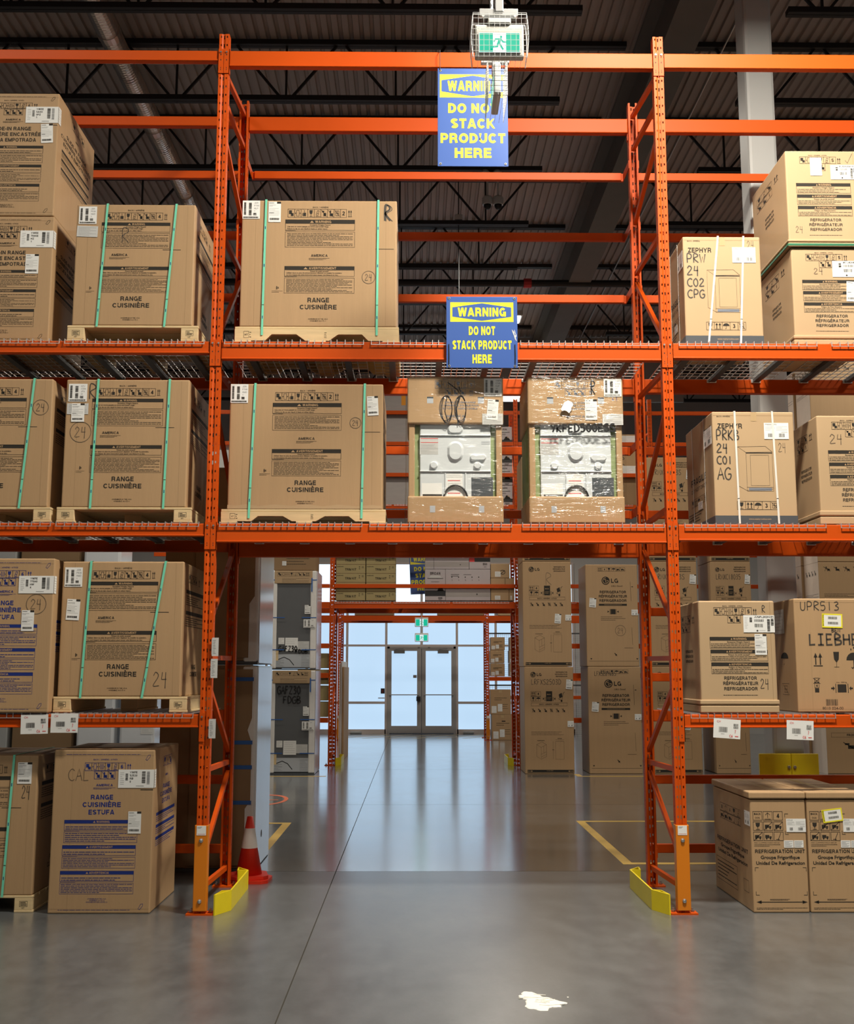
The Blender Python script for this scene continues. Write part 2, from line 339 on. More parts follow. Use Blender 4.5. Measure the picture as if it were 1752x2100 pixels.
HAND = {
 'A': ['0 0 .3 1 .6 0', '.12 .38 .5 .42'], 'B': ['.06 0 .06 1 .4 .92 .45 .7 .06 .52 .5 .4 .5 .1 .06 0'], 'C': ['.56 .85 .36 1 .1 .82 0 .5 .1 .15 .36 0 .58 .12'],
 'D': ['.05 0 .05 1 .4 .88 .56 .5 .4 .12 .05 0'], 'E': ['.5 .98 .05 1 .05 0 .52 .03', '.05 .5 .42 .53'], 'F': ['.5 .98 .06 1 .04 0', '.05 .52 .4 .54'],
 'G': ['.55 .85 .34 1 .08 .8 0 .45 .14 .06 .4 0 .56 .2 .56 .45 .3 .45'], 'H': ['.05 1 .04 0', '.52 1 .55 0', '.05 .5 .53 .52'], 'I': ['.05 1 .5 1', '.28 1 .28 0', '.03 0 .52 0'],
 'K': ['.05 1 .05 0', '.5 1 .05 .45 .55 0'], 'L': ['.06 1 .05 0 .5 .03'], 'M': ['0 0 .1 1 .3 .3 .5 1 .6 0'], 'N': ['.03 0 .05 1 .5 0 .55 1'],
 'O': ['.3 1 .06 .75 .05 .3 .28 0 .5 .25 .5 .7 .3 1'], 'P': ['.06 0 .06 1 .4 1 .52 .75 .4 .5 .06 .45'], 'R': ['.06 0 .08 1 .42 .98 .5 .75 .1 .48 .56 0'],
 'S': ['.54 .92 .3 1 .08 .86 .12 .66 .46 .38 .52 .16 .3 0 .0 .08'], 'T': ['0 1 .6 .97', '.3 1 .28 0'], 'U': ['.05 1 .04 .3 .12 .07 .27 0 .42 .07 .50 .3 .52 1'],
 'W': ['0 1 .16 0 .32 .7 .46 0 .62 1'], 'X': ['.03 1 .55 0', '.55 1 .03 0'], 'Y': ['.03 1 .3 .5', '.56 1 .25 0'], 'Z': ['.04 1 .54 .98 .05 .03 .56 0'],
 'V': ['0 1 .3 0 .58 1'], 'Q': ['.3 1 .06 .75 .05 .3 .28 0 .5 .25 .5 .7 .3 1', '.32 .3 .58 -.08'],
 '0': ['.3 1 .06 .75 .05 .3 .28 0 .5 .25 .5 .7 .3 1'], '1': ['.25 1 .25 0'], '2': ['.05 .75 .22 1 .46 .85 .42 .6 .03 .05 .56 .06'],
 '3': ['.06 .92 .35 1 .46 .78 .2 .55 .48 .35 .4 .06 .04 .04'], '4': ['.12 1 .05 .5 .5 .5', '.42 1 .40 -.12'], '5': ['.5 1 .1 1 .08 .58 .4 .6 .5 .25 .3 0 .03 .06'],
 '6': ['.45 1 .12 .6 .08 .2 .3 0 .48 .25 .3 .45 .1 .3'], '7': ['.03 1 .52 1 .2 0'], '8': ['.45 .85 .25 1 .1 .8 .4 .45 .42 .12 .22 0 .06 .18 .42 .7 .45 .85'], '9': ['.45 .7 .2 .55 .1 .8 .3 1 .45 .85 .4 0']}
class Cv:
    """Flat print on one face: u to the right and v down, both 0..1 of the face (W by H metres)."""
    def __init__(s, mb, o, u, v, W, H, eps=.0008):
        s.mb = mb; s.o = Vector(o); s.u = Vector(u); s.v = Vector(v); s.n = s.v.cross(s.u).normalized(); s.W = W; s.H = H; s.e = eps
    def P(s, x, y, l): return s.o+s.u*(x*s.W)+s.v*(y*s.H)+s.n*(s.e+l*.0005)
    def poly(s, pts, m, l=0): s.mb.face([s.P(x, y, l) for x, y in pts][::-1], m)
    def rect(s, x0, y0, x1, y1, m, l=0): s.poly([(x0, y0), (x1, y0), (x1, y1), (x0, y1)], m, l)
    def line(s, p, q, t, m, l=0):
        a = Vector((p[0]*s.W, p[1]*s.H)); b = Vector((q[0]*s.W, q[1]*s.H)); d = (b-a)
        if d.length < 1e-6: return
        d.normalize(); n = Vector((-d.y, d.x))*t/2; a -= d*t*.3; b += d*t*.3
        s.poly([((k.x)/s.W, (k.y)/s.H) for k in (a-n, b-n, b+n, a+n)], m, l)
    def path(s, pts, t, m, l=0):
        q = [(x*s.W, y*s.H) for x, y in pts]; q = [p for i, p in enumerate(q) if i == 0 or math.dist(p, q[i-1]) > 1e-6]
        if len(q) < 2: return
        L, Rr = stroke(q, t); n = len(q)
        s.mb.mesh([s.P(x/s.W, y/s.H, l) for x, y in L+Rr], [(i, i+1, n+i+1, n+i) for i in range(n-1)], m)
    def frame(s, x0, y0, x1, y1, t, m, l=0): s.path([(x0, y0), (x1, y0), (x1, y1), (x0, y1), (x0, y0)], t, m, l)
    def ell(s, x, y, rx, ry, m, l=0, n=18): s.poly([(x+rx*math.cos(i*2*math.pi/n), y+ry*math.sin(i*2*math.pi/n)) for i in range(n)], m, l)
    def ring(s, x, y, rx, ry, t, m, l=0, a0=0, a1=360, n=22):
        s.path([(x+rx*math.cos(math.radians(a0+(a1-a0)*i/n)), y+ry*math.sin(math.radians(a0+(a1-a0)*i/n))) for i in range(n+1)], t, m, l)
    def text(s, t, x, y, h, m, w=None, al='c', bold=True, l=0, rot=0, slant=0):
        hm = h*s.H; bb = 3 if bold == 3 else (2 if hm > .014 else 1) if bold else 0; vs, fs, a, b = sans(t, bb) if bb and all(q in GOTH[1] or q == ' ' for q in t) else glyphs(t, bb); k = hm/CAP; kx = k if not w else w*s.W/(b-a)
        wid = (b-a)*kx; off = {'c': -wid/2, 'l': 0, 'r': -wid}[al]; c, sn = math.cos(rot), math.sin(rot)
        vv = []
        for px, py, pj in vs:
            X = (px-a)*kx+off+slant*py*k; Y = -(py*k-hm/2)
            X, Y = X*c-Y*sn, X*sn+Y*c
            vv.append(s.P(x+X/s.W, y+Y/s.H, l+pj*.18))
        s.mb.mesh(vv, [f[::-1] if (s.u.cross(s.v)).dot(s.n) < 0 else f for f in fs], m)
    def hand(s, t, x, y, h, m='marker', w=None, t_=.006, l=1, rot=0):
        hm = h*s.H; tot = len(t)*.72; wm = (w*s.W if w else hm*tot*.95); kx = wm/tot
        for i, ch in enumerate(t):
            for st in HAND.get(ch, []):
                q = [float(k) for k in st.split()]; pts = []
                for a, b in zip(q[::2], q[1::2]):
                    X = (i*.72+a)*kx; Y = (1-b)*hm+rot*X
                    pts.append((x+X/s.W, y+Y/s.H))
                if ch in 'BCDGOPRSUQ02356892' and len(pts) > 3:      # round the letter by a smooth curve through its points
                    P4 = [pts[0]]+pts+[pts[-1]]; sm = []
                    for k in range(len(pts)-1):
                        p0, p1, p2, p3 = P4[k:k+4]
                        for j in range(4):
                            u = j/4; sm.append(tuple(.5*(2*b+(c-a)*u+(2*a-5*b+4*c-d)*u*u+(3*b-a-3*c+d)*u**3) for a, b, c, d in zip(p0, p1, p2, p3)))
                    pts = sm+[pts[-1]]
                s.path(pts, t_, m, l)
    def fine(s, x0, y0, x1, y1, n, m='ink', seed=1, t=None, l=0):
        r = random.Random(seed); ph = (y1-y0)/n; t = t or ph*s.H*.34
        for i in range(n):
            y = y0+ph*(i+.5); x = x0; end = x1 if r.random() < .5 else x0+(x1-x0)*r.uniform(.5, .95)
            while x < end:
                w = r.uniform(.02, .09)*(x1-x0); e = min(x+w, end); s.rect(x, y-t/2/s.H, e, y+t/2/s.H, m, l); x = e+.008*(x1-x0)
    def barcode(s, x0, y0, x1, y1, m='ink', seed=3, vert=False, n=22, l=1):
        r = random.Random(seed); a, b = (y0, y1) if vert else (x0, x1); p = a
        st = (b-a)/n
        while p < b-st*.4:
            w = st*r.choice((.35, .5, .8))
            if vert: s.rect(x0, p, x1, min(b, p+w), m, l)
            else: s.rect(p, y0, min(b, p+w), y1, m, l)
            p += w+st*r.choice((.3, .45, .6))
    def icon(s, k, x0, y0, x1, y1, m='ink', box=True, t=.003, l=0):
        w, h = x1-x0, y1-y0; P = lambda a, b: (x0+a*w, y0+b*h)
        if box: s.frame(x0, y0, x1, y1, t, m, l)
        def rc(a, b, c, d): s.rect(*P(a, b), *P(c, d), m, l)
        def pl(*q): s.path([P(a, b) for a, b in zip(q[::2], q[1::2])], t, m, l)
        def fl(*q): s.poly([P(a, b) for a, b in zip(q[::2], q[1::2])], m, l)
        if k == 'clamp': rc(.15, .15, .6, .6); rc(.45, .5, .85, .85)
        elif k == 'side': s.frame(*P(.3, .15), *P(.7, .85), t, m, l); fl(.05, .5, .22, .4, .22, .6); fl(.95, .5, .78, .4, .78, .6)
        elif k == 'grid':
            for q in (.3, .5, .7): pl(q, .15, q, .85)
            fl(.05, .5, .18, .4, .18, .6); fl(.95, .5, .82, .4, .82, .6)
        elif k == 'fork': rc(.3, .45, .75, .85); pl(.5, .12, .5, .45); pl(.2, .85, .2, .5)
        elif k == 'glass': fl(.25, .12, .75, .12, .7, .5, .55, .62, .45, .62, .3, .5); pl(.5, .6, .5, .88); pl(.28, .88, .72, .88)
        elif k == 'tilt': pl(.2, .9, .85, .9); pl(.3, .75, .55, .8, .75, .2, .5, .15, .3, .75); pl(.4, .5, .65, .55)
        elif k == 'no1': rc(.4, .45, .8, .85); pl(.1, .1, .9, .95); rc(.2, .2, .5, .4)
        elif k == 'no2': rc(.35, .5, .85, .85); pl(.1, .1, .9, .95); rc(.35, .15, .55, .45)
        elif k == 'nogrid': s.frame(*P(.25, .2), *P(.75, .8), t, m, l); pl(.1, .1, .9, .9); pl(.5, .2, .5, .8); pl(.25, .5, .75, .5)
        elif k == 'up': 
            for q in (.3, .7): fl(q-.17, .38, q, .1, q+.17, .38); rc(q-.05, .35, q+.05, .82)
            rc(.1, .86, .9, .92)
        elif k == 'uparrow': pl(.5, .15, .5, .75); pl(.25, .4, .5, .15, .75, .4); pl(.15, .88, .85, .88)
        elif k == 'umb':
            fl(*[c for i in range(9) for c in (.5-.42*math.cos(i*math.pi/8), .5-.36*math.sin(i*math.pi/8))]); pl(.5, .5, .5, .8, .42, .88, .36, .82)
        elif k == 'truck': rc(.15, .35, .6, .7); rc(.62, .5, .85, .7); s.ell(*P(.3, .78), .09*w, .09*h, m, l, 10); s.ell(*P(.72, .78), .09*w, .09*h, m, l, 10)
        elif k == 'notruck': s.icon('truck', x0, y0, x1, y1, m, False, t, l); pl(.05, .95, .95, .05)
        elif k == 'dolly': pl(.75, .1, .45, .85, .2, .85); s.ell(*P(.5, .86), .08*w, .08*h, m, l, 10)
        elif k == 'man': pl(.2, .95, .4, .3, .6, .95); pl(.4, .3, .8, .6); s.ell(*P(.42, .18), .1*w, .1*h, m, l, 10); rc(.6, .5, .9, .85); pl(.05, .1, .95, .95)
        elif len(k) == 1: s.text(k, *P(.5, .5), .5*h, m, l=l)
    def row(s, ks, x0, y0, x1, y1, m='ink', t=.0035):
        n = len(ks); st = (x1-x0)/n
        for i, k in enumerate(ks): s.icon(k, x0+i*st, y0, x0+(i+1)*st, y1, m, True, t)
    def warn(s, title, x0, x1, y0, y1, y2, m='ink', sub=None, lines=(), seed=1, t=.003, nf=2):
        s.rect(x0, y0, x1, y1, m); s.frame(x0, y0, x1, y2, t, m)
        h = (y1-y0)*.62; xm = (x0+x1)/2; k = 'card'
        s.text(title, xm+.02, (y0+y1)/2, h, k, l=1)
        g = sans(title, 1); wid = (g[3]-g[2])*h*s.H/CAP/s.W; tx = xm+.02-wid/2-.035
        s.poly([(tx, y1-h*.35), (tx+.026, y1-h*.35), (tx+.013, y0+h*.35)], k, 1)
        hh = (y2-y1)
        if sub: s.text(sub, xm, y1+hh*.18, hh*.2, m)
        if lines:
            for i, q in enumerate(lines): s.text(q, x0+.012, y1+hh*(.45+.33*i), hh*.2, m, al='l')
        else: s.fine(x0+.012, y1+hh*.34, x1-.012, y2-hh*.04, nf, m, seed)
    def circle24(s, x, y, rx, t='24', m='pencil', tk=.005, ring=True):
        ry = rx*s.W/s.H
        if ring: s.ring(x, y, rx, ry, tk, m, 1)
        s.hand(t, x-rx*.55, y-ry*.5, ry*1.0, m, rx*1.2, tk)
    def lg(s, x, y, r):                                # round face mark followed by the two letters
        ry = r*s.W/s.H; s.ell(x, y, r, ry, 'ink', 0, 28); t = r*s.W*.13
        s.ring(x, y, r*.72, ry*.72, t, 'card', 1, 0, 275); s.line((x+r*.72, y), (x+r*.25, y), t, 'card', 1)
        s.path([(x+r*.02, y-ry*.42), (x+r*.02, y+ry*.38), (x+r*.28, y+ry*.38)], t, 'card', 1); s.ell(x-r*.3, y-ry*.3, r*.13, ry*.13, 'card', 1, 10)
        s.text('LG', x+r*1.35, y, ry*1.05, 'ink', al='l')
def front(mb, x0, x1, y, z0, z1, eps=.0008): return Cv(mb, (x0, y, z1), (1, 0, 0), (0, 0, -1), x1-x0, z1-z0, eps)
def rightf(mb, x, y0, y1, z0, z1, eps=.0008): return Cv(mb, (x, y0, z1), (0, 1, 0), (0, 0, -1), y1-y0, z1-z0, eps)
def leftf(mb, x, y0, y1, z0, z1, eps=.0008): return Cv(mb, (x, y1, z1), (0, -1, 0), (0, 0, -1), y1-y0, z1-z0, eps)

# ------------------------------------------------------------------ the building
def structure():
    m = MB(); m.box(-16, 18, -20, 26.6, -.2, 0, 'concrete'); o = m.build('floor'); 
    # keep texture coordinates in world metres
    for v in o.data.vertices: v.co += Vector(o.location)
    o.location = (0, 0, 0)
    tag(o, 'polished grey concrete floor with saw cut joints', 'floor', kind='structure')
    m = MB(); x = -14.0; Z = 11.05
    while x < 17:                                       # ribbed metal deck, ribs run away from the viewer
        p = [(x, Z), (x+.085, Z), (x+.097, Z+.045), (x+.14, Z+.045), (x+.152, Z)]
        for (a, b), (c, d) in zip(p, p[1:]): m.face([(a, -18, b), (c, -18, d), (c, 26.4, d), (a, 26.4, b)], 'deck_metal')
        x += .152
    tag(m.build('ceiling'), 'ribbed metal roof deck high over the warehouse', 'ceiling', kind='structure')
    # rear wall with an opening for the glazing
    m = MB(); gx0, gx1, gz = -3.4, 6.6, 5.3
    m.box(-14, gx0, 26.2, 26.45, 0, 11.1, 'wall_paint'); m.box(gx1, 17, 26.2, 26.45, 0, 11.1, 'wall_paint'); m.box(gx0, gx1, 26.2, 26.45, gz, 11.1, 'wall_paint')
    tag(m.build('wall_back'), 'pale grey rear wall above and beside the glazed entrance', 'wall', kind='structure')
    # glazing : mullions and rails, panes
    xs = [-3.4, -2.95, -1.70, -.455, .76, 2.96, 4.17, 5.4, 6.6]
    fr = MB(); gl = MB()
    for x in xs: fr.box(x-.037, x+.037, 26.14, 26.24, 0, gz, 'alu')
    for z0, z1 in ((2.665, 2.73), (3.97, 4.04), (5.23, 5.3)): fr.box(-3.4, 6.6, 26.15, 26.23, z0, z1, 'alu')
    fr.box(1.82, 1.90, 26.145, 26.235, 2.73, gz, 'alu')
    for a, b in ((-3.4, .76), (2.96, 6.6)):
        fr.box(a, b, 26.14, 26.24, 0, .135, 'alu'); fr.box(a, b, 26.15, 26.23, .905, .98, 'alu')
    root = thing('window_1', 'tall glazed wall with frosted bluish panes around the double door', 'window', (1.6, 26.2, 0), kind='structure')
    fr.build('window_frame', root)
    for a, b in zip(xs, xs[1:]):
        q = MB(); lo = 2.73 if abs(a-.76) < .01 else 0
        q.box(a+.03, b-.03, 26.185, 26.195, lo, 4.0, 'glow'); q.box(a+.03, b-.03, 26.185, 26.195, 4.03, gz-.02, 'glow_upper'); q.build('pane', root)
    for x in (.62, -.62+.0):
        q = MB(); q.rbox(x-.1, x+.1, 26.09, 26.14, 1.07, 1.1, 'grey_paint', .006) if x > 0 else None
        if q.v: q.build('sill_sticker', root)
    q = MB(); q.box(.60, .72, 26.1, 26.14, 1.22, 1.38, 'black'); c = front(q, .60, .72, 26.1, 1.22, 1.38); c.icon('uparrow', .25, .2, .75, .8, 'red_ink', False, .008); q.build('card_reader', root)
    q = MB(); q.rbox(-.32, .02, 26.06, 26.14, .01, .07, 'grey_paint'); q.rbox(3.15, 3.47, 26.06, 26.14, .01, .07, 'grey_paint'); q.build('floor_heater', root)
    root = thing('door_1', 'pair of grey aluminium framed glass doors in the rear glazing', 'door', (1.86, 26.2, 0), kind='structure')
    q = MB(); q.box(.80, .87, 26.12, 26.25, 0, 2.665, 'door_alu'); q.box(2.855, 2.92, 26.12, 26.25, 0, 2.665, 'door_alu'); q.box(.8, 2.92, 26.12, 26.25, 2.60, 2.665, 'door_alu')
    c = front(q, 1.6, 2.2, 26.12, 2.6, 2.665); c.text('20', .28, .5, .7, 'black'); c.text('00', .82, .5, .7, 'black'); q.build('door_frame', root)
    for s, (a, b) in ((0, (.87, 1.852)), (1, (1.868, 2.855))):
        q = MB(); y0, y1 = 26.13, 26.19; e = .075 if s == 0 else .11
        ga, gb = (.93, 1.72) if s == 0 else (1.99, 2.783)
        q.box(a, ga, y0, y1, .02, 2.6, 'door_alu'); q.box(gb, b, y0, y1, .02, 2.6, 'door_alu')
        q.box(ga, gb, y0, y1, .02, .24, 'door_alu'); q.box(ga, gb, y0, y1, 2.53, 2.6, 'door_alu')
        lf = q.build('door_leaf', root)
        q = MB(); q.box(ga, gb, 26.155, 26.165, .24, 2.53, 'glow'); q.build('pane', lf)
        q = MB(); q.box(ga-.06, gb+.06, 26.08, 26.13, 1.17, 1.20, 'door_alu'); q.build('push_bar', lf)
        xa = 1.0 if s == 0 else 2.36
        q = MB(); q.rbox(xa, xa+.34, 26.05, 26.13, 2.45, 2.57, 'alu_dark', .01); q.bar((xa+.05, 26.04, 2.585), (xa+.3, 26.06, 2.6), .02, .02, 'alu_dark'); q.build('door_closer', lf)
        if s == 0:
            q = MB(); q.rbox(1.70, 1.83, 26.04, 26.13, .99, 1.14, 'black', .015); q.build('door_lock', lf)
            q = MB(); q.box(1.60, 1.71, 26.14, 26.154, 1.70, 1.79, 'grey_paint'); q.build('door_sticker', lf)
    # roof joists, two rows either side of the main girder
    def joist(y, xa, xb, side):
        m = MB(); zt, zb = 10.97, 10.10
        for dy in (-.035, .035):
            m.box(xa, xb, y+dy-.03, y+dy+.03, zt, zt+.075, 'joist')
            m.box(xa+(1.0 if side else 0), xb-(0 if side else 1.0), y+dy-.03, y+dy+.03, zb, zb+.075, 'joist')
        x = 2.955 if not side else 6.8; st = -1.6 if not side else 1.6
        while xa-.5 < x < xb+.5:
            for dx in (-.75, .75): m.bar((x+dx*.08, y, zb+.04), (x+dx, y, zt+.03), .035, .035, 'joist')
            m.bar((x, y, zb), (x, y, zt+.03), .03, .03, 'joist'); x += st
        o = m.build('ceiling_joist'); return o
    for k in range(-2, 10):
        y = 4.09+2.27*k
        n = ('second', 'first', 'first', 'second', 'third', 'fourth', 'fifth', 'sixth', 'seventh', 'eighth', 'ninth', 'tenth')[k+2]
        tag(joist(y, -14, 4.75, 0), 'black open web roof joist left of the girder, %s row back' % n, 'joist', kind='structure')
        tag(joist(y, 5.35, 17, 1), 'black open web roof joist right of the girder, %s row back' % n, 'joist', kind='structure')
    m = MB(); m.box(4.86, 5.32, -8, 26.2, 9.95, 10.0, 'girder'); m.box(4.86, 5.32, -8, 26.2, 10.9, 10.96, 'girder'); m.box(5.04, 5.14, -8, 26.2, 9.98, 10.93, 'girder')
    tag(m.build('roof_girder'), 'big sprayed grey roof girder running toward the rear wall', 'girder', kind='structure')
    m = MB(); m.rbox(5.10, 5.40, 1.90, 2.22, 0, 9.949, 'grey_paint', .035)
    tag(m.build('steel_column'), 'tall square grey painted building column behind the right bay', 'column', kind='structure')
    m = MB(); m.box(3.2, 9, 20.9, 21.0, 9.2, 11.0, 'wall_paint'); tag(m.build('wall_upper'), 'pale bulkhead panel hanging below the far roof deck', 'wall', kind='structure')
structure()

def spiral_duct():
    pts = []; rs = []; y = 0
    m = MB(); n = 0; rad = .155
    while y < 13.2:
        pts += [(-2.55, y, 10.52), (-2.55, y+.03, 10.52), (-2.55, y+.045, 10.52)]; rs += [rad, rad, rad+.006]; y += .06; n += 1
    m.tube(pts, rs, 'duct_metal', 20)
    for yy in (5.2, 7.9, 10.4): m.tube([(-2.55, yy, 10.52), (-2.55, yy+.12, 10.52)], rad+.014, 'duct_metal', 20)
    tag(m.build('spiral_duct', smooth=False), 'shiny round spiral air duct passing through the roof joists at left', 'duct')
spiral_duct()
def roof_services():
    m = MB(); m.tube([(-8, 13.6, 9.95), (16, 13.6, 9.95)], .075, 'joist', 10)
    for x in (4.0, 7.4): m.tube([(x-.08, 13.6, 9.95), (x+.08, 13.6, 9.95)], .1, 'red_ink', 10)
    tag(m.build('sprinkler_pipe'), 'thick black horizontal sprinkler pipe with red couplings under the roof', 'pipe')
    m = MB(); m.tube([(2.45, 10.9, 11.06), (2.45, 10.9, 8.4)], .012, 'dark_steel', 6); m.rbox(2.38, 2.52, 10.85, 10.95, 10.2, 10.3, 'white_plastic')
    tag(m.build('hanging_conduit'), 'thin hanging metal conduit with small junction box under the deck', 'conduit')
    m = MB(); m.tube([(6.0, 2, 10.6), (6.0, 22, 10.6)], .014, 'wire', 6); tag(m.build('conduit'), 'thin pale conduit running along the deck right of the girder', 'conduit')
    for i, x in enumerate((2.864, 3.045)):
        t = thing('security_camera', ('left', 'right')[i]+' one of two white dome security cameras hanging near each other', 'camera', (x, 9, 9.7), 'dome security cameras')
        q = MB(); q.tube([(x, 9, 9.76), (x, 9, 11.07)], .018, 'white_plastic', 8); q.build('pole', t)
        q = MB(); q.tube([(x, 9, 9.68), (x, 9, 9.72), (x, 9, 9.80), (x, 9, 9.83)], [.085, .088, .088, .06], 'white_plastic', 18); q.build('housing', t)
        q = MB(); q.tube([(x, 9, 9.60), (x, 9, 9.62), (x, 9, 9.65), (x, 9, 9.68)], [.02, .045, .062, .066], 'black', 14); q.build('dome', t)
    t = thing('emergency_light', 'pair of round grey emergency lamp heads under the roof joist', 'lamp', (2.93, 8.63, 10.0))
    for x in (2.80, 3.0):
        q = MB(); q.tube([(x, 8.50, 9.98), (x, 8.56, 10.02), (x, 8.62, 10.05)], [.078, .085, .04], 'grey_paint', 16); q.build('lamp_head', t)
    q = MB(); q.box(2.78, 3.02, 8.58, 8.66, 10.04, 10.10, 'dark_steel'); q.build('bracket', t)
    t = thing('high_bay_light', 'white high bay ceiling light half hidden behind the lower warning sign', 'light', (3.42, 15.5, 9.75))
    q = MB(); q.rbox(2.78, 4.06, 15.2, 15.8, 9.78, 9.90, 'white_plastic', .02); q.build('housing', t)
    q = MB(); q.box(2.83, 4.01, 15.25, 15.75, 9.765, 9.778, 'lamp_white'); q.build('diffuser', t)
    q = MB(); q.tube([(2.95, 15.5, 9.9), (2.95, 15.5, 11.06)], .008, 'steel', 6); q.tube([(3.9, 15.5, 9.9), (3.9, 15.5, 11.06)], .008, 'steel', 6); q.build('hanger', t)
roof_services()

# ------------------------------------------------------------------ pallet racking
PW, PD, PITCH = .043, .076, .0762
def post(mb, xc, yf, z0, z1, d, m='orange'):
    """Slotted C shaped upright: face at yf, flanges toward +y (d=1) or -y (d=-1)."""
    xb = [-.043, -.030, -.020, -.009, -.0045, .0045, .009, .020, .030, .043]
    zb = [0, .018, .028, .046, .050, PITCH]
    yy = lambda x: yf+d*(.007 if abs(x) < .0091 else 0)
    n = int((z1-z0)/PITCH)
    for k in range(n+1):
        for a, b in zip(zb, zb[1:]):
            za, zc = z0+k*PITCH+a, min(z1, z0+k*PITCH+b)
            if zc <= za: continue
            for xa, xe in zip(xb, xb[1:]):
                mid = (a+b)/2; xm = (xa+xe)/2
                if .028 < mid < .046 and .020 < abs(xm) < .030: continue
                if .018 < mid < .050 and abs(xm) < .0045: continue
                ya, ye = yy(xa), yy(xe)
                if abs(xa) > .0089 and abs(xa) < .0092 and abs(xe) > .01: ya = yf
                mb.face([(xc+xa, ya, za), (xc+xe, ye, za), (xc+xe, ye, zc), (xc+xa, ya, zc)], m)
    for s in (-1, 1):
        x = xc+s*PW
        mb.face([(x, yf, z0), (x, yf+d*PD, z0), (x, yf+d*PD, z1), (x, yf, z1)], m)
        mb.face([(x, yf+d*PD, z0), (x-s*.018, yf+d*PD, z0), (x-s*.018, yf+d*PD, z1), (x, yf+d*PD, z1)], m)
        for k in range(n+1):                            # small punched dots along the flange
            z = z0+k*PITCH+.03
            if z < z1-.02: mb.face([(x+s*.0006, yf+d*.030, z), (x+s*.0006, yf+d*.038, z), (x+s*.0006, yf+d*.038, z+.012), (x+s*.0006, yf+d*.030, z+.012)], 'ink')
BR = [(.20, .16), (.41, .98), (1.09, 1.07), (1.78, 1.17), (1.97, 1.98), (2.23, 2.95), (3.20, 3.18), (4.06, 3.34), (4.36, 4.40), (4.60, 5.50), (5.56, 5.60), (6.47, 6.10), (6.74, 6.85), (6.99, 7.18)]
def upright_frame(xc, yf, H, label, guard, group, br=BR, depth=1.22, dots=True):
    t = thing('upright_frame', label, 'rack frame', (xc, yf, 0), group)
    p = MB(); post(p, xc, yf, .012, H, 1); p.build('post', t)
    p = MB(); post(p, xc, yf+depth, .012, H, -1); p.build('post', t)
    for a, b in br:
        if max(a, b) > H-.05: continue
        p = MB(); p.bar((xc, yf+.055, a), (xc, yf+depth-.055, b), .034, .040, 'orange'); p.build('brace', t)
    for y in (yf, yf+depth-PD):
        p = MB(); p.box(xc-.105, xc+.105, y-.025, y+PD+.025, 0, .012, 'orange')
        for s in (-1, 1): p.cyl((xc+s*.075, y+.04, .012), .009, .03, 'steel', 8); p.cyl((xc+s*.075, y+.04, .016), .016, .012, 'steel', 6)
        p.build('base_plate', t)
    if guard:
        p = MB(); g = .052; y0 = yf-.024
        p.rbox(xc-g, xc+g, y0, y0+.012, .03, .675, 'guard_orange', .006); p.box(xc-g, xc-g+.006, y0+.006, yf+.05, .03, .675, 'guard_orange'); p.box(xc+g-.006, xc+g, y0+.006, yf+.05, .03, .675, 'guard_orange')
        gd = p.build('post_guard', t)
        for z in (.105, .56):
            p = MB(); p.tube([(xc, y0, z), (xc, y0-.010, z), (xc, y0-.014, z)], [.017, .014, .004], 'steel', 14); p.build('bolt', gd)
        p = MB(); p.box(xc-.036, xc+.036, y0-.002, y0, .60, .672, 'paper'); c = front(p, xc-.036, xc+.036, y0-.002, .60, .672, .0004)
        c.fine(.08, .1, .6, .3, 2, 'ink', 2); c.fine(.08, .8, .92, .95, 1, 'floor_red', 4); p.build('sticker', gd)
    return t
def shelf_beam(x0, x1, yf, zt, h, label, group, face=-1, conn=True, depth=.062, name='shelf_beam'):
    """Beam between the posts at x0 and x1, outer face at yf looking along face (-1 toward the viewer)."""
    t = thing(name, label, 'rack beam', ((x0+x1)/2, yf, zt-h), group)
    m = MB(); a, b = x0+PW+.004, x1-PW-.004; ya, yb = (yf, yf+depth) if face < 0 else (yf-depth, yf)
    m.rbox(a, b, ya, yb, zt-h, zt, 'orange', .007)
    yo = yf+face*.006
    m.rbox(a, b, min(yf, yo)-.001, max(yf, yo)+.001, zt-h, zt-h+.013, 'orange', .004)
    m.build('beam', t)
    if conn:
        for xc, s in ((x0, 1), (x1, -1)):
            p = MB(); xa = xc+s*.002; xb = xc+s*(PW+.007); yp = yf+face*.0075
            p.box(min(xa, xb), max(xa, xb), min(yp, yp-face*.005), max(yp, yp-face*.005), zt-.21, zt+.012, 'orange')
            p.box(min(xb, xb-s*.005), max(xb, xb-s*.005), min(yp, yf-face*.04), max(yp, yf-face*.04), zt-.21, zt+.012, 'orange')
            f = (lambda q, w: p.face([(xc+s*(.0245-w), yp+face*.0006, q), (xc+s*(.0245+w), yp+face*.0006, q), (xc+s*(.0245+w), yp+face*.0006, q+w*3), (xc+s*(.0245-w), yp+face*.0006, q+w*3)], 'ink'))
            f(zt-.095, .004); f(zt-.165, .003); f(zt-.182, .003)
            p.cyl((xc+s*.0245, yp, zt-.018), .008, -.008 if face < 0 else .008, 'steel', 10, 'y')
            p.cyl((xc+s*.0245, yp, zt-.040), .0055, -.002 if face < 0 else .002, 'ink', 8, 'y')
            p.build('connector', t)
    return t
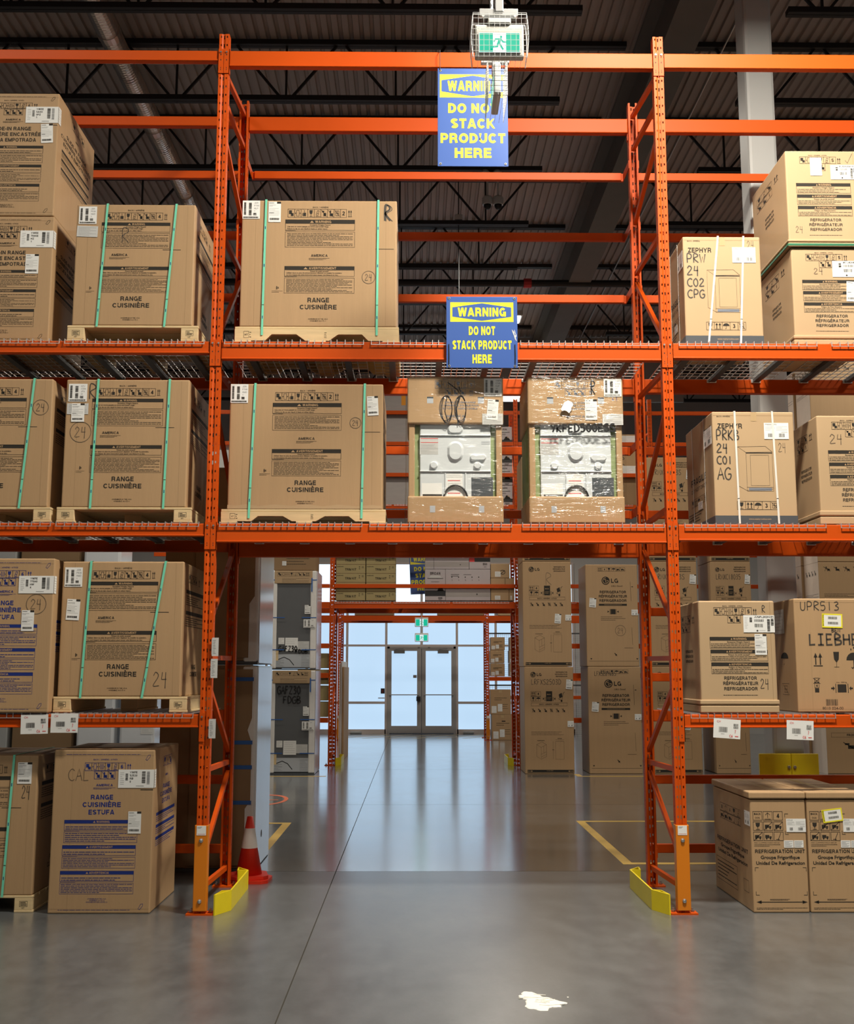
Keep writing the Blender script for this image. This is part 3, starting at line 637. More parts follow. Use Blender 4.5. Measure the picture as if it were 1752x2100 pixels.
def stop_beam(x0, x1, y, yp, zt, label, group, h=.078):
    """Light beam carried behind the rear posts on two slanted brackets."""
    t = thing('load_stop_beam', label, 'rack beam', ((x0+x1)/2, y, zt-h), group)
    m = MB(); m.rbox(x0+.07, x1-.07, y, y+.05, zt-h, zt, 'orange', .005); m.build('beam', t)
    for xc, s in ((x0, 1), (x1, -1)):
        p = MB(); p.box(xc+s*.044 if s > 0 else xc-.050, xc+s*.050 if s > 0 else xc-.044, yp-.05, y+.05, zt-h, zt, 'orange'); p.box(min(xc+s*.05, xc+s*.075), max(xc+s*.05, xc+s*.075), y+.02, y+.05, zt-h, zt, 'orange'); p.build('bracket', t)
    return t
def deck(x0, yf, zt, label, group, w=1.15, depth=1.22):
    t = thing('wire_deck', label, 'wire deck', (x0+w/2, yf+depth/2, zt), group)
    m = MB(); q = .0055; xs = []; x = x0; k = 0
    while x <= x0+w+.001: xs.append(x); x += (.068, .068, .050)[k % 3]; k += 1
    xs[-1] = x0+w
    for x in xs:
        m.bar((x, yf-.012, zt+.010), (x, yf+depth+.012, zt+.010), q, q, 'wire')
        m.bar((x, yf-.0125, zt+.014), (x, yf-.0125, zt-.028), q, q, 'wire'); m.bar((x, yf+depth+.0125, zt+.014), (x, yf+depth+.0125, zt-.028), q, q, 'wire')
    y = yf+.03
    while y < yf+depth-.02: m.bar((x0, y, zt+.0045), (x0+w, y, zt+.0045), q, q, 'wire'); y += .105
    for yy in (yf-.0155, yf+depth+.0155): m.bar((x0-.004, yy, zt-.026), (x0+w+.004, yy, zt-.026), q, q, 'wire')
    m.build('wire_mesh', t)
    for f in (.14, .5, .86):
        m = MB(); x = x0+f*w; m.box(x-.028, x+.028, yf+.066, yf+depth-.066, zt-.032, zt-.029, 'dark_steel'); m.box(x-.028, x-.025, yf+.066, yf+depth-.066, zt-.032, zt-.001, 'dark_steel'); m.box(x+.025, x+.028, yf+.066, yf+depth-.066, zt-.032, zt-.001, 'dark_steel')
        m.rbox(x-.045, x+.045, yf+depth-.075, yf+depth-.062, zt-.036, zt-.004, 'wire', .004); m.build('support_channel', t)
    return t

LC, LB, LA, LT = 1.524, 3.048, 4.572, 7.16
def front_rack():
    g = 'uprights of the front rack'
    f = upright_frame(0, 0, 7.315, 'orange slotted upright frame at the left side of the walkway, papers taped to it', True, g)
    for i, (z, hh, dx) in enumerate(((2.055, .145, .004), (1.885, .15, .0), (1.415, .15, -.002))):
        m = MB(); x = .064+dx; m.box(x-.026, x+.026, -.022, -.020, z-hh/2, z+hh/2, 'paper_grey'); m.box(x-.03, x+.022, -.019, -.017, z-hh/2+.01, z+hh/2-.008, 'paper')
        c = front(m, x-.026, x+.026, -.022, z-hh/2, z+hh/2); c.fine(.15, .1, .6, .9, 9, 'grey_ink', i+3); o = m.build('taped_paper', f)
    dup(f, 3.75, 0, 0, 'orange slotted upright frame at the right side of the walkway, bare steel')
    r = bpy.data.objects[f.name]
    for o in list(COL.objects):
        if o.parent and o.parent.name == 'upright_frame.001' and o.name.startswith('taped_paper'): bpy.data.objects.remove(o)
    bays = {'left': (-3.75, 0), 'middle': (0, 3.75), 'right': (3.75, 7.5)}
    lv = {'lowest': LC, 'middle': LB, 'upper': LA, 'topmost empty': LT}
    for b, (x0, x1) in bays.items():
        for n, z in lv.items():
            if b == 'middle' and n == 'lowest': continue
            if n == 'topmost empty': hf = {'left': .095, 'middle': .143, 'right': .135}[b]
            else: hf = {'left': .104, 'middle': .152, 'right': .132}[b]
            if n == 'lowest': hf = .102
            shelf_beam(x0, x1, 0, z, hf, 'orange front shelf beam of the %s level in the %s bay' % (n, b), 'front shelf beams')
            shelf_beam(x0, x1, 1.22, z, hf, 'orange rear shelf beam of the %s level in the %s bay' % (n, b), 'rear shelf beams', 1)
            if n == 'topmost empty': continue
            st = {'left': (-2.44, -1.245), 'middle': (.075, 1.29, 2.53), 'right': (3.85, 5.125)}[b]
            nm = {'left': ('second from the walkway', 'nearest the walkway'), 'middle': ('at its left', 'at its centre', 'at its right'), 'right': ('nearest the walkway', 'second from the walkway')}[b]
            for x, w in zip(st, nm):
                if not DK: DK.append(deck(x, 0, z, 'galvanised wire deck on the %s shelf of the %s bay, panel %s' % (n, b, w), 'wire shelf decks of the front rack')); o0.append((x, z))
                else: dup(DK[0], x-o0[0][0], 0, z-o0[0][1], 'galvanised wire deck on the %s shelf of the %s bay, panel %s' % (n, b, w))
    zs = {'left': (6.73, 6.11, 5.48, .93, .32), 'middle': (6.73, 6.11, 5.48, 3.98, 3.37), 'right': (6.73, 6.11, 5.48, 3.98, 3.37, 2.455, 1.853, .93, .32)}
    nn = {6.73: 'highest', 6.11: 'second highest', 5.48: 'third highest', 3.98: 'upper middle shelf', 3.37: 'lower middle shelf', 2.455: 'upper low shelf', 1.853: 'lower low shelf', .93: 'upper floor level', .32: 'lower floor level'}
    for b, (x0, x1) in bays.items():
        for z in zs[b]: stop_beam(x0, x1, 1.42, 1.20, z, 'thin orange stop beam behind the %s bay, %s one' % (b, nn[z]), 'load stop beams')
DK = []; o0 = []
front_rack()

def guard_rail(x, y, side, label):
    """Folded yellow steel corner guard bolted to the floor; side=1 has its long wall toward +x."""
    t = thing('rack_end_guard', label, 'rack guard', (x, y, 0), 'yellow rack end guards')
    p = [(x+side*.02, y-.03), (x+side*.115, y+.17), (x+side*.115, y+1.08), (x+side*.015, y+1.22)]
    for i, (a, b) in enumerate(zip(p, p[1:])):
        m = MB(); m.bar((*a, .078), (*b, .078), .012, .155, 'yellow'); m.build('plate', t)
    for a, b in ((p[0], (x+side*.05, y+.15)), ((x+side*.05, y+.15), p[1])): m = MB(); m.bar((*a, .0778), (*b, .0778), .008, .155, 'yellow'); m.build('brace', t)
    m = MB(); m.bar((*p[2], .149), (x+side*.03, y+1.08, .149), .01, .012, 'yellow'); m.bar((x+side*.03, y+1.08, .0778), (x+side*.015, y+1.22, .0778), .012, .155, 'yellow'); m.bar((*p[2], .0778), (x+side*.03, y+1.08, .0778), .012, .155, 'yellow'); m.build('brace', t)
guard_rail(.095, 0, 1, 'folded yellow floor guard by the left walkway upright')
guard_rail(3.655, 0, -1, 'folded yellow floor guard by the right walkway upright')
guard_rail(.045, 14.05, 1, 'yellow floor guard on the left foot of the far rack')
guard_rail(3.665, 14.05, -1, 'yellow floor guard beside the stacked refrigerator cartons')

def far_racks():
    g = 'uprights of the racks behind'
    b2 = [(.2, .16), (.6, 1.6), (1.9, 1.9), (2.2, 3.1), (3.3, 3.3), (3.6, 4.8), (5, 5), (5.3, 6.6), (6.9, 6.9)]
    a = upright_frame(-.06, 14.15, 7.6, 'orange upright frame of the second rack beside the black backed refrigerators', False, g, b2)
    dup(a, 3.83, 0, 0, 'orange upright frame of the second rack behind the stacked refrigerator cartons')
    dup(a, 6.67, 0, 0, 'orange upright frame of the second rack seen behind the right walkway upright')
    bays = (('left', -3.8, -.06), ('walkway', -.06, 3.77), ('right', 3.77, 6.61), ('far right', 6.61, 10.3))
    for b, x0, x1 in bays:
        shelf_beam(x0, x1, 14.15, 3.30, .135, 'orange front beam of the second rack, %s bay, lower shelf' % b, 'second rack beams', conn=False)
        shelf_beam(x0, x1, 15.37, 3.25, .12, 'orange rear beam of the second rack, %s bay, lower shelf' % b, 'second rack beams', 1, conn=False)
        shelf_beam(x0, x1, 15.37, 5.33, .085, 'orange rear beam of the second rack, %s bay, high shelf' % b, 'second rack beams', 1, conn=False)
        shelf_beam(x0, x1, 14.15, 5.33, .085, 'orange front beam of the second rack, %s bay, high shelf' % b, 'second rack beams', conn=False)
        for z, w in ((3.67, 'just above the lower shelf'), (4.32, 'under the high shelf'), (6.005, 'lowest of three above the high shelf'), (6.67, 'middle of three above the high shelf'), (7.34, 'top of three above the high shelf')):
            shelf_beam(x0, x1, 14.15, z, .082, 'thin orange beam of the second rack, %s bay, %s' % (b, w), 'second rack thin beams', conn=False, depth=.05)
    for b, x0, n in (('walkway', -.06, 3), ('right', 3.77, 2)):
        for z, w in ((3.30, 'lower'), (5.33, 'high')):
            for k in range(n): dup(DK[0], x0+.06+1.22*k-o0[0][0], 14.15, z-o0[0][1], 'wire deck on the %s shelf of the second rack, %s bay, panel %s' % (w, b, ('at left', 'second', 'third')[k]), 'wire decks of the second rack')
    for z, w in ((2.45, 'upper'), (1.85, 'middle'), (.95, 'lower')):
        shelf_beam(-3.8, -.06, 14.15, z, .10, 'thin orange beam left of the black backed refrigerators, %s one' % w, 'second rack thin beams', conn=False, depth=.05)
        shelf_beam(3.77, 6.61, 14.15, z, .10, 'thin orange beam between refrigerator stacks, %s one' % w, 'second rack thin beams', conn=False, depth=.05)
    c = upright_frame(-.47, 22.8, 4.6, 'orange upright frame of the farthest rack left of the glass doors', True, g, b2)
    dup(c, 4.17, 0, 0, 'orange upright frame of the farthest rack right of the glass doors')
    for b, x0, x1 in (('left', -4.1, -.47), ('door', -.47, 3.70), ('right', 3.70, 7.4)):
        shelf_beam(x0, x1, 22.8, 3.46, .15, 'orange front beam of the farthest rack over the %s bay' % b, 'farthest rack beams', conn=False)
        shelf_beam(x0, x1, 24.0, 3.42, .12, 'orange rear beam of the farthest rack over the %s bay' % b, 'farthest rack beams', 1, conn=False)
    shelf_beam(3.70, 7.4, 22.8, 1.745, .11, 'orange shelf beam under the far stack of small cartons', 'farthest rack beams', conn=False)
    shelf_beam(3.70, 7.4, 24.0, 1.2, .10, 'dark orange rear beam low behind the far cartons', 'farthest rack beams', 1, conn=False)
    for z0, z1, w in ((1.75, 3.0, 'upper'), (0.0, 1.5, 'lower')):
        m = MB(); x = 3.8
        while x < 7.2: m.bar((x, 24.02, z0), (x, 24.02, z1), .006, .006, 'wire'); x += .06
        z = z0
        while z < z1: m.bar((3.8, 24.02, z), (7.2, 24.02, z), .006, .006, 'wire'); z += .06
        m.bar((3.82, 24.02, z1), (7.3, 24.02, z1), .04, .04, 'dark_steel'); tag(m.build('mesh_panel'), 'fine wire mesh back panel behind the far cartons, %s one' % w, 'mesh panel')
far_racks()

# ------------------------------------------------------------------ goods: cartons, pallets, labels, straps
ICON10 = ['clamp', 'side', 'fork', 'glass', 'tilt', 'no1', 'no2', 'nogrid']
def carton(label, x0, x1, y0, y1, z0, z1, name='carton', cat='carton', group=None, m='card', lips=True, seam=None, body='box'):
    t = thing(name, label, cat, ((x0+x1)/2, (y0+y1)/2, z0), group)
    mb = MB(); mb.rbox(x0, x1, y0, y1, z0, z1, m, .010)
    if lips:
        c = front(mb, x0, x1, y0, z0, z1, .0004); c.line((.012, .035), (.988, .035), .003, 'crease'); c.line((.012, .972), (.988, .972), .003, 'crease')
    t['_'] = 0; del t['_']
    return t, mb
def sticker(parent, cv, x0, y0, x1, y1, kind='ship', txt=(), m='paper', rot=0, e=.0025, name='shipping_label', ink='ink'):
    """A paper label as a thin sheet on the face of cv, with its printing."""
    mb = MB(); c, s = math.cos(rot), math.sin(rot); W, H = (x1-x0)*cv.W, (y1-y0)*cv.H
    u = cv.u*c+cv.v*s; v = cv.v*c-cv.u*s
    o = cv.P(x0, y0, 0)+cv.n*e
    q = [o, o+u*W, o+u*W+v*H, o+v*H]; b = [p-cv.n*.0012 for p in q]
    mb.mesh(q+b, [(0,1,2,3), (7,6,5,4), (0,4,5,1), (1,5,6,2), (2,6,7,3), (3,7,4,0)], m)
    k = Cv(mb, o, u, v, W, H, .0004); sd = int(abs(x0*977+y0*131)*100) % 97
    if kind == 'ship':                                   # tall bars at the left, model lines at the right
        k.barcode(.08, .10, .20, .80, ink, sd, True, 26); k.barcode(.36, .12, .52, .48, ink, sd+1, True, 16); k.barcode(.36, .52, .52, .82, ink, sd+2, True, 14)
        for i, w in enumerate(txt): k.text(w, .66, .13+.15*i, .085, 'grey_ink', al='l')
        k.barcode(.05, .88, .92, .96, ink, sd+3, False, 40); k.barcode(.62, .68, .80, .82, ink, sd+5, True, 6)
    elif kind == 'wide':
        k.fine(.05, .12, .16, .85, 7, 'grey_ink', sd, .003); k.barcode(.20, .22, .27, .62, ink, sd, True, 9)
        for i, w in enumerate(txt): k.text(w, .32, .15+.17*i, .11, ink, al='l')
        k.barcode(.66, .1, .76, .75, ink, sd+1, True, 18); k.barcode(.80, .1, .88, .8, 'grey_ink', sd+2, True, 18); k.fine(.50, .86, .72, .93, 1, ink, sd)
    elif kind == 'slip':
        k.rect(.68, .0, 1, .10, ink); k.fine(.06, .03, .45, .10, 1, ink, sd); k.fine(.06, .14, .6, .24, 2, 'grey_ink', sd+1); k.fine(.06, .30, .9, .70, 6, 'grey_ink', sd+2, .002); k.fine(.06, .52, .45, .58, 1, ink, sd+3)
        k.barcode(.10, .80, .88, .90, ink, sd+4, False, 24)
    elif kind == 'yellow':
        k.frame(.02, .03, .98, .97, .012, 'yellow_label'); k.barcode(.30, .20, .75, .38, ink, sd, False, 26); k.barcode(.28, .58, .80, .76, ink, sd+1, False, 26); k.rect(.03, .05, .09, .92, 'yellow_label'); k.fine(.035, .1, .08, .9, 6, ink, 3)
    elif kind == 'card':
        k.text('CH', .12, .14, .10, 'red_ink', al='l', bold=False); k.barcode(.20, .42, .52, .68, ink, sd, False, 14); k.barcode(.74, .22, .92, .34, ink, sd+1, False, 12); k.barcode(.74, .36, .92, .46, ink, sd+2, False, 12)
        k.fine(.28, .76, .42, .80, 1, ink, sd); k.hand('7', .78, .55, .16, 'red_ink', .06, .002); k.hand('C6', .62, .80, .12, 'red_ink', .12, .002); k.fine(.8, .82, .95, .90, 1, 'red_ink', 5, .004)
    elif kind == 'addr':
        k.text(txt[0] if txt else 'PRW', .05, .10, .07, ink, al='l'); k.fine(.05, .2, .45, .5, 4, 'grey_ink', sd, .002); k.fine(.5, .2, .95, .5, 4, 'grey_ink', sd+1, .002); k.fine(.7, .56, .95, .62, 1, ink, 4)
        k.barcode(.16, .66, .34, .88, ink, sd, False, 9); k.barcode(.60, .66, .84, .88, ink, sd+1, False, 10)
    elif kind == 'model':
        k.text(txt[0], .35, .10, .12, ink, w=.62, al='l'); k.fine(.04, .1, .15, .8, 8, 'grey_ink', 3, .002); k.barcode(.2, .12, .28, .4, ink, 3, True, 7)
        k.barcode(.35, .24, .66, .38, ink, 4, False, 14); k.barcode(.36, .50, .62, .70, ink, 5, False, 10); k.barcode(.76, .24, .85, .95, ink, 6, True, 18); k.barcode(.88, .2, .97, .6, ink, 7, True, 12); k.ell(.44, .9, .03, .05, ink, 1); k.fine(.5, .86, .7, .92, 1, 'grey_ink', 8)
    elif kind == 'fine': k.fine(.08, .08, .92, .92, 6, 'grey_ink', sd, .003)
    o_ = mb.build(name, parent); return o_
def strap(parent, x0, x1, xt0, y0, y1, zb, zt, m='teal', w=.018, name='strap', bite=.004):
    """Plastic band: up the front from xb at zb to xt at zt, over the top and down the back."""
    mb = MB(); xb, xt = x0, xt0; e = .009
    mb.bar((xb, y0-e, zb), (xt, y0-e, zt+.003), w, .0016, m, (0, -1, 0))
    mb.bar((xt, y0-e, zt+.0035), (xt, y1+e, zt+.0035), w, .0016, m); mb.bar((xt, y1+e, zt+.003), (xb, y1+e, zb), w, .0016, m, (0, 1, 0))
    for f in (.12, .5, .78) if m == 'teal' else (): 
        z = zb+(zt-zb)*f; x = xb+(xt-xb)*f; mb.box(x-.003, x+.003, y0-e-.0013, y0-e-.001, z, z+.025, 'blue_ink')
    zz = zb+(zt-zb)*.22; xx = xb+(xt-xb)*.22; mb.box(xx-w/2, xx+w/2, y0-e-.002, y0-e-.0009, zz, zz+.004, 'ink')
    return mb.build(name, parent)
def pallet(label, x0, x1, y0, y1, z0, z1, kind='block', old=False):
    t = thing('wooden_pallet', label, 'pallet', ((x0+x1)/2, (y0+y1)/2, z0), 'wooden pallets'); w = 'wood_old' if old else 'wood'
    H = z1-z0; d = .020
    n = 6; st = (y1-y0)/n
    for i in range(n):
        m = MB(); m.rbox(x0, x1, y0+i*st+.004, y0+(i+1)*st-.012, z1-d, z1, w, .004); m.build('deck_board', t)
    if kind == 'block':
        bw = .115*(x1-x0)/1.0+.02
        for xa in (x0, (x0+x1)/2-bw/2, x1-bw):
            m = MB(); mid = abs(xa-(x0+x1)/2+bw/2) < .01
            m.rbox(xa+.002, xa+bw-.002, y0+(.3 if mid else .004), y1-.01, z0+.018, z1-d, w, .004); m.rbox(xa-.002+.004, xa+bw+.004, y0+(.3 if mid else .002), y1, z0, z0+.018, w, .003)
            c = front(m, xa, xa+bw, y0+.004, z0+.018, z1-d, .0006)
            if not mid: c.frame(.3, .25, .72, .7, .003, 'ink'); c.fine(.34, .3, .68, .65, 3, 'ink', int(xa*50) % 30, .006); c.text('HT', .5, .83, .14, 'ink')
            m.build('block', t)
    else:
        L = x1-x0; zb = z0+.018; zt = z1-d; c1, c2 = .19, .33; h = (zt-zb)*.55
        P = lambda f: x0+f*L
        pl = [(P(0), zb), (P(.185), zb), (P(.225), zb+h), (P(.375), zb+h), (P(.43), zb), (P(.575), zb), (P(.63), zb+h), (P(.775), zb+h), (P(.815), zb), (P(1), zb), (P(1), zt), (P(0), zt)]
        for y in (y0+.002, (y0+y1)/2, y1-.05):
            m = MB(); m.prism(pl, y, y+.04, w)
            if y < y0+.1:
                c = front(m, x0, x1, y, zb, zt, .0006); c.frame(.055, .2, .085, .75, .003, 'ink'); c.text('HT', .07, .5, .16, 'ink'); c.fine(.09, .2, .10, .8, 3, 'ink', 4, .006); c.fine(.545, .25, .56, .8, 4, 'ink', 9, .004)
            m.build('stringer', t)
        for f in (0, .455, .9):
            m = MB(); m.rbox(P(f), P(f+.1), y0, y1, z0, z0+.018, w, .003); m.build('bottom_board', t)
    return t

# ---- black printed range carton on its pallet
def range_print(c, wide, notes=1):
    if wide:
        c.text('BACK / ARRIÈRE', .507, .055, .011, 'ink'); c.row(ICON10, .296, .07, .636, .135); c.icon('2', .636, .07, .674, .135); c.icon('up', .680, .068, .714, .137, box=False)
        a, b = .281, .728; T = ((.155, .186, .238), (.245, .373), (.525, .555, .603), (.610, .736)); am = (.5025, .439, .107); rc = .236; rg = (.5, .79, .138, .845, .236); ln = (.865, .98, .386); ft = .5
    else:
        c.text('BACK / ARRIÈRE', .50, .050, .012, 'ink'); c.row(ICON10, .25, .07, .67, .13); c.icon('4', .67, .07, .725, .13); c.icon('up', .735, .068, .768, .132, box=False)
        a, b = .215, .79; T = ((.152, .178, .230), (.235, .365), (.518, .545, .595), (.605, .730)); am = (.372, .42, .135); rc = .14; rg = (.485, .78, .178, .835, .306); ln = (.735, .885, .378); ft = .485
    c.warn('WARNING', a, b, *T[0], sub='Excessive Weight Hazard', lines=('Use two or more people to move and install range.', 'Failure to do so can result in back or other injury.'))
    c.fine(a, T[0][2]+.002, a+.08, T[1][0]-.001, 1, 'ink', 5, .003); c.frame(a, T[1][0]+.006, b, T[1][1], .0028, 'ink'); c.fine(a+.012, T[1][0]+.015, b-.012, T[1][1]-.008, 9, 'ink', 11)
    c.text('AMERICA', am[0], am[1], .019, 'ink', w=am[2]); c.fine(am[0]-am[2]*.62, am[1]+.018, am[0]+am[2]*.62, am[1]+.038, 3, 'ink', 3, .0025)
    c.warn('AVERTISSEMENT', a, b, *T[2], sub='Risque de poids excessif', lines=("Utiliser deux ou plus de personnes pour déplacer et installer la cuisinière.", "Le non-respect de cette instruction peut causer une blessure au dos."))
    c.fine(a, T[2][2]+.001, a+.09, T[3][0]-.001, 1, 'ink', 6, .003); c.frame(a, T[3][0]+.006, b, T[3][1], .0028, 'ink'); c.fine(a+.012, T[3][0]+.013, b-.012, T[3][1]-.006, 10, 'ink', 17)
    for k in range(3): c.icon('uparrow', rc-.008+math.cos(k*2.1)*.006, .693+math.sin(k*2.1)*.007-.006, rc+.008+math.cos(k*2.1)*.006, .693+math.sin(k*2.1)*.007+.008, box=False, t=.003)
    c.fine(rc-.035, .715, rc+.035, .735, 2, 'ink', 8, .0025)
    c.text('RANGE', rg[0], rg[1], .036, 'ink', w=rg[2]); c.text('CUISINIÈRE', rg[0], rg[3], .036, 'ink', w=rg[4])
    c.text('ASSEMBLED IN THE U.S.A.', ft, .938, .009, 'ink'); c.text('ASSEMBLÉ AUX É.-U.', ft, .953, .009, 'ink')
    c.line((ln[0], ln[2]), (ln[1], ln[2]), .0045, 'ink')
def range_side(c, m='ink'):
    c.icon('up', .62, .08, .7, .15, m, False); c.row(['glass', 'tilt', 'no1', 'no2'], .2, .08, .55, .14, m)
    for y in (.20, .36): c.rect(.12, y, .85, y+.028, m); c.fine(.12, y+.04, .85, y+.12, 5, m, int(y*100))
    c.text('RANGE', .5, .78, .036, m); c.text('CUISINIÈRE', .5, .835, .036, m)
def range_carton(label, x0, x1, y0, y1, z0, z1, wide, straps, deco, pal, plabel):
    t, mb = carton(label, x0, x1, y0, y1, z0, z1, 'range_carton', 'carton', 'range cartons on pallets', lips=False)
    c = front(mb, x0, x1, y0, z0, z1); range_print(c, wide)
    range_side(rightf(mb, x1, y0, y1, z0, z1)); range_side(leftf(mb, x0, y0, y1, z0, z1))
    for u in ((.09, .93) if wide else (.10, .935)): c.line((u, .01), (u, .99), .0025, 'crease', -1)
    deco(c, None); mb.build('box', t); deco(c, t)
    px0, px1, pz, kind = pal
    for ut, ub in straps:
        strap(t, x0+ub*(x1-x0), 0, x0+ut*(x1-x0), y0, y1, z0-(.012 if kind == 'block' else .075), z1)
    pallet(plabel, px0, px1, y0-.006, y1+.02, pz, z0, kind)
def d3(c, t):
    if t is None: c.hand('R', .385, .20, .12, 'marker', .08, .005)
    else: sticker(t, c, .02, .02, .17, .165, 'ship', ('JDR', 'P536', 'HMD', '1')); sticker(t, c, .01, .18, .185, .27, 'fine', m='paper_grey', rot=.03)
range_carton('strapped range carton at the right of the upper shelf, left bay, scrawled R', -1.215, -.212, .05, 1.06, 4.72, 5.783, False, ((.26, .21), (.84, .77)), d3, (-1.251, -.159, 4.586, 'block'), 'pallet under the strapped range carton on the upper left shelf')
def d5(c, t):
    if t is None: c.hand('R', .185, .04, .115, 'marker', .075, .008); c.circle24(.13, .415, .085)
    else: sticker(t, c, .02, .035, .17, .175, 'ship', ('KFU', 'C506', 'JPA', '01')); sticker(t, c, .012, .19, .185, .275, 'fine', m='paper_grey', name='paper_slip'); sticker(t, c, .05, .19, .155, .335, 'slip', e=.004)
range_carton('strapped range carton with R and circled 24, middle shelf, left bay', -1.232, -.216, .05, 1.06, 3.186, 4.256, False, ((.26, .235), (.84, .82)), d5, (-1.267, -.169, 3.062, 'block'), 'pallet under the range carton with R and circled 24')
def d4(c, t):
    if t is None: c.circle24(.907, .225, .063)
    else: sticker(t, c, .02, .035, .17, .175, 'ship', ('JDR', 'P536', 'HMD'))
range_carton('strapped range carton cut off by the left edge, middle shelf', -2.36, -1.343, .05, 1.06, 3.186, 4.26, False, ((.26, .235), (.85, .775)), d4, (-2.40, -1.312, 3.062, 'block'), 'pallet under the carton cut off by the left edge, middle shelf')
def d7(c, t):
    if t is None: c.hand('24', .775, .82, .105, 'marker', .13, .005)
    else: sticker(t, c, .02, .045, .165, .19, 'ship', ('JDR', 'P536', 'HMD', '1')); sticker(t, c, .05, .28, .158, .435, 'slip', rot=.05)
range_carton('strapped range carton with 24 written low at the right, lowest shelf, left bay', -1.195, -.216, .06, 1.06, 1.661, 2.743, False, ((.235, .19), (.85, .69)), d7, (-1.225, -.16, 1.538, 'block'), 'pallet on the lowest left shelf under the carton marked 24')
def d10(c, t):
    if t is None:
        c.hand('R', .918, .04, .12, 'marker', .05, .014); c.hand('R', .925, .045, .12, 'marker', .06, .006); c.circle24(.82, .61, .042)
    else: sticker(t, c, .003, .004, .115, .15, 'ship', ('JDR', 'P748', 'HLP', '1')); sticker(t, c, .17, .012, .25, .175, 'slip')
range_carton('wide strapped range carton on the upper shelf above the walkway', .178, 1.495, .08, 1.14, 4.724, 5.84, True, ((.155, .145), (.88, .875)), d10, (.142, 1.516, 4.586, 'stringer'), 'notched pallet under the wide carton on the upper shelf')
def d11(c, t):
    if t is None:
        c.circle24(.82, .313, .036)
        c.poly([(.0, .965), (.05, .972), (.12, .96), (.2, .975), (.3, .962), (.42, .972), (.5, .96), (.62, .975), (.72, .962), (.83, .975), (.93, .965), (1, .972), (1, .995), (0, .995)], 'card_pale', 0)
    else: sticker(t, c, .004, .004, .118, .155, 'ship', ('JDR', 'P748', 'HMD', '1')); sticker(t, c, .893, .10, .965, .255, 'slip', rot=-.05)
range_carton('wide strapped range carton on the middle shelf above the walkway', .115, 1.388, .09, 1.14, 3.178, 4.235, True, ((.165, .14), (.88, .865)), d11, (.066, 1.415, 3.062, 'stringer'), 'notched pallet under the wide carton on the middle shelf')
def d8(c, t):
    if t is None: c.hand('24', .885, .22, .09, 'marker', .07, .005)
    else: sticker(t, c, .845, .05, .955, .205, 'slip')
range_carton('strapped range carton on a worn pallet on the floor at the left edge', -2.35, -1.331, .10, 1.06, .128, 1.20, False, ((.26, .21), (.815, .775)), d8, (-2.40, -1.322, 0, 'block'), 'worn pallet with plastic scraps on the floor at the left edge')

# ---- tall range cartons without pallet (text in blue or black)
def tall_print(c, m, lines, side=False):
    c.fine(.12, .025, .86, .032, 1, m, 1, .003); c.text('BACK / ARRIÈRE / ATRÁS', .51, .06, .009, m)
    c.row(['clamp', 'side', 'grid', 'glass', 'tilt', '6'], .31, .08, .71, .128, m); c.icon('up', .72, .08, .775, .13, m, False); c.row(['no1', 'no2', 'no1'], .405, .131, .61, .18, m)
    c.text('AMERICA', .51, .218, .014, m, w=.165); c.fine(.40, .232, .62, .245, 3, m, 3, .002)
    for i, (s, w) in enumerate(lines): c.text(s, .49, .292+.046*i, .0295, m, w=w)
    for k, (ti, y) in enumerate((('WARNING', .433), ('AVERTISSEMENT', .587), ('ADVERTENCIA', .743))):
        x = .13-.01*k; c.warn(ti, x, x+.72, y, y+.021, y+.062, m, seed=k+3, nf=2); c.fine(x, y+.064, x+.15, y+.07, 1, m, 4, .002); c.frame(x, y+.072, x+.72, y+.138, .0025, m); c.fine(x+.01, y+.076, x+.71, y+.134, 6 if k else 5, m, k+9)
    c.text('ASSEMBLED IN THE U.S.A.', .48, .91, .007, m); c.text('ASSEMBLÉ AUX É.-U.', .48, .92, .007, m); c.text('ENSAMBLADO EN LOS EE.UU.', .48, .93, .007, m)
    c.fine(.1, .975, .86, .981, 1, m, 2, .003)
    for x, y in ((.93, .045), (.905, .955)): c.path([(x-.02, y+.015), (x+.005, y-.012), (x+.025, y-.015), (x+.022, y), (x-.005, y+.02), (x-.02, y+.015)], .003, m)
def tall_side(c, m, lines):
    c.row(['glass', 'tilt', 'no1'], .35, .06, .7, .12, m); c.text('AMERICA', .5, .18, .013, m); 
    for i, (s, w) in enumerate(lines): c.text(s, .5, .25+.046*i, .029, m, w=min(.9, w*1.25))
    for k, y in enumerate((.40, .475, .55)): c.rect(.12, y, .88, y+.02, m); c.fine(.12, y+.025, .88, y+.06, 3, m, k)
RL = (('RANGE', .22), ('CUISINIÈRE', .378), ('ESTUFA', .255)); SL = (('SLIDE-IN RANGE', .44), ('CUISINIÈRE ENCASTRÉE', .66), ('ESTUFA EMPOTRADA', .56))
def tall_carton(label, x0, x1, y0, y1, z0, z1, m, lines, deco):
    t, mb = carton(label, x0, x1, y0, y1, z0, z1, 'tall_range_carton', 'carton', 'tall range cartons')
    c = front(mb, x0, x1, y0, z0, z1); tall_print(c, m, lines); c.line((.19, .01), (.19, .99), .0025, 'crease', -1)
    r = rightf(mb, x1, y0, y1, z0, z1); tall_side(r, m, lines); deco(c, r, None); mb.build('box', t); deco(c, r, t)
def wrap_label(t, c, r, y0, y1, txt, m='paper'):
    sticker(t, c, .645, y0, .999, y1, 'wide', txt); sticker(t, r, .0, y0, .06, y1, 'fine')
def d9(c, r, t):
    if t is None: c.hand('CAL', .15, .118, .072, 'pencil', .22, .005); c.line((.87, .247), (.99, .247), .006, 'ink')
    else: wrap_label(t, c, r, .122, .235, ('YWFE', 'S3530', 'RB', '0')); sticker(t, c, .757, .38, .885, .515, 'slip')
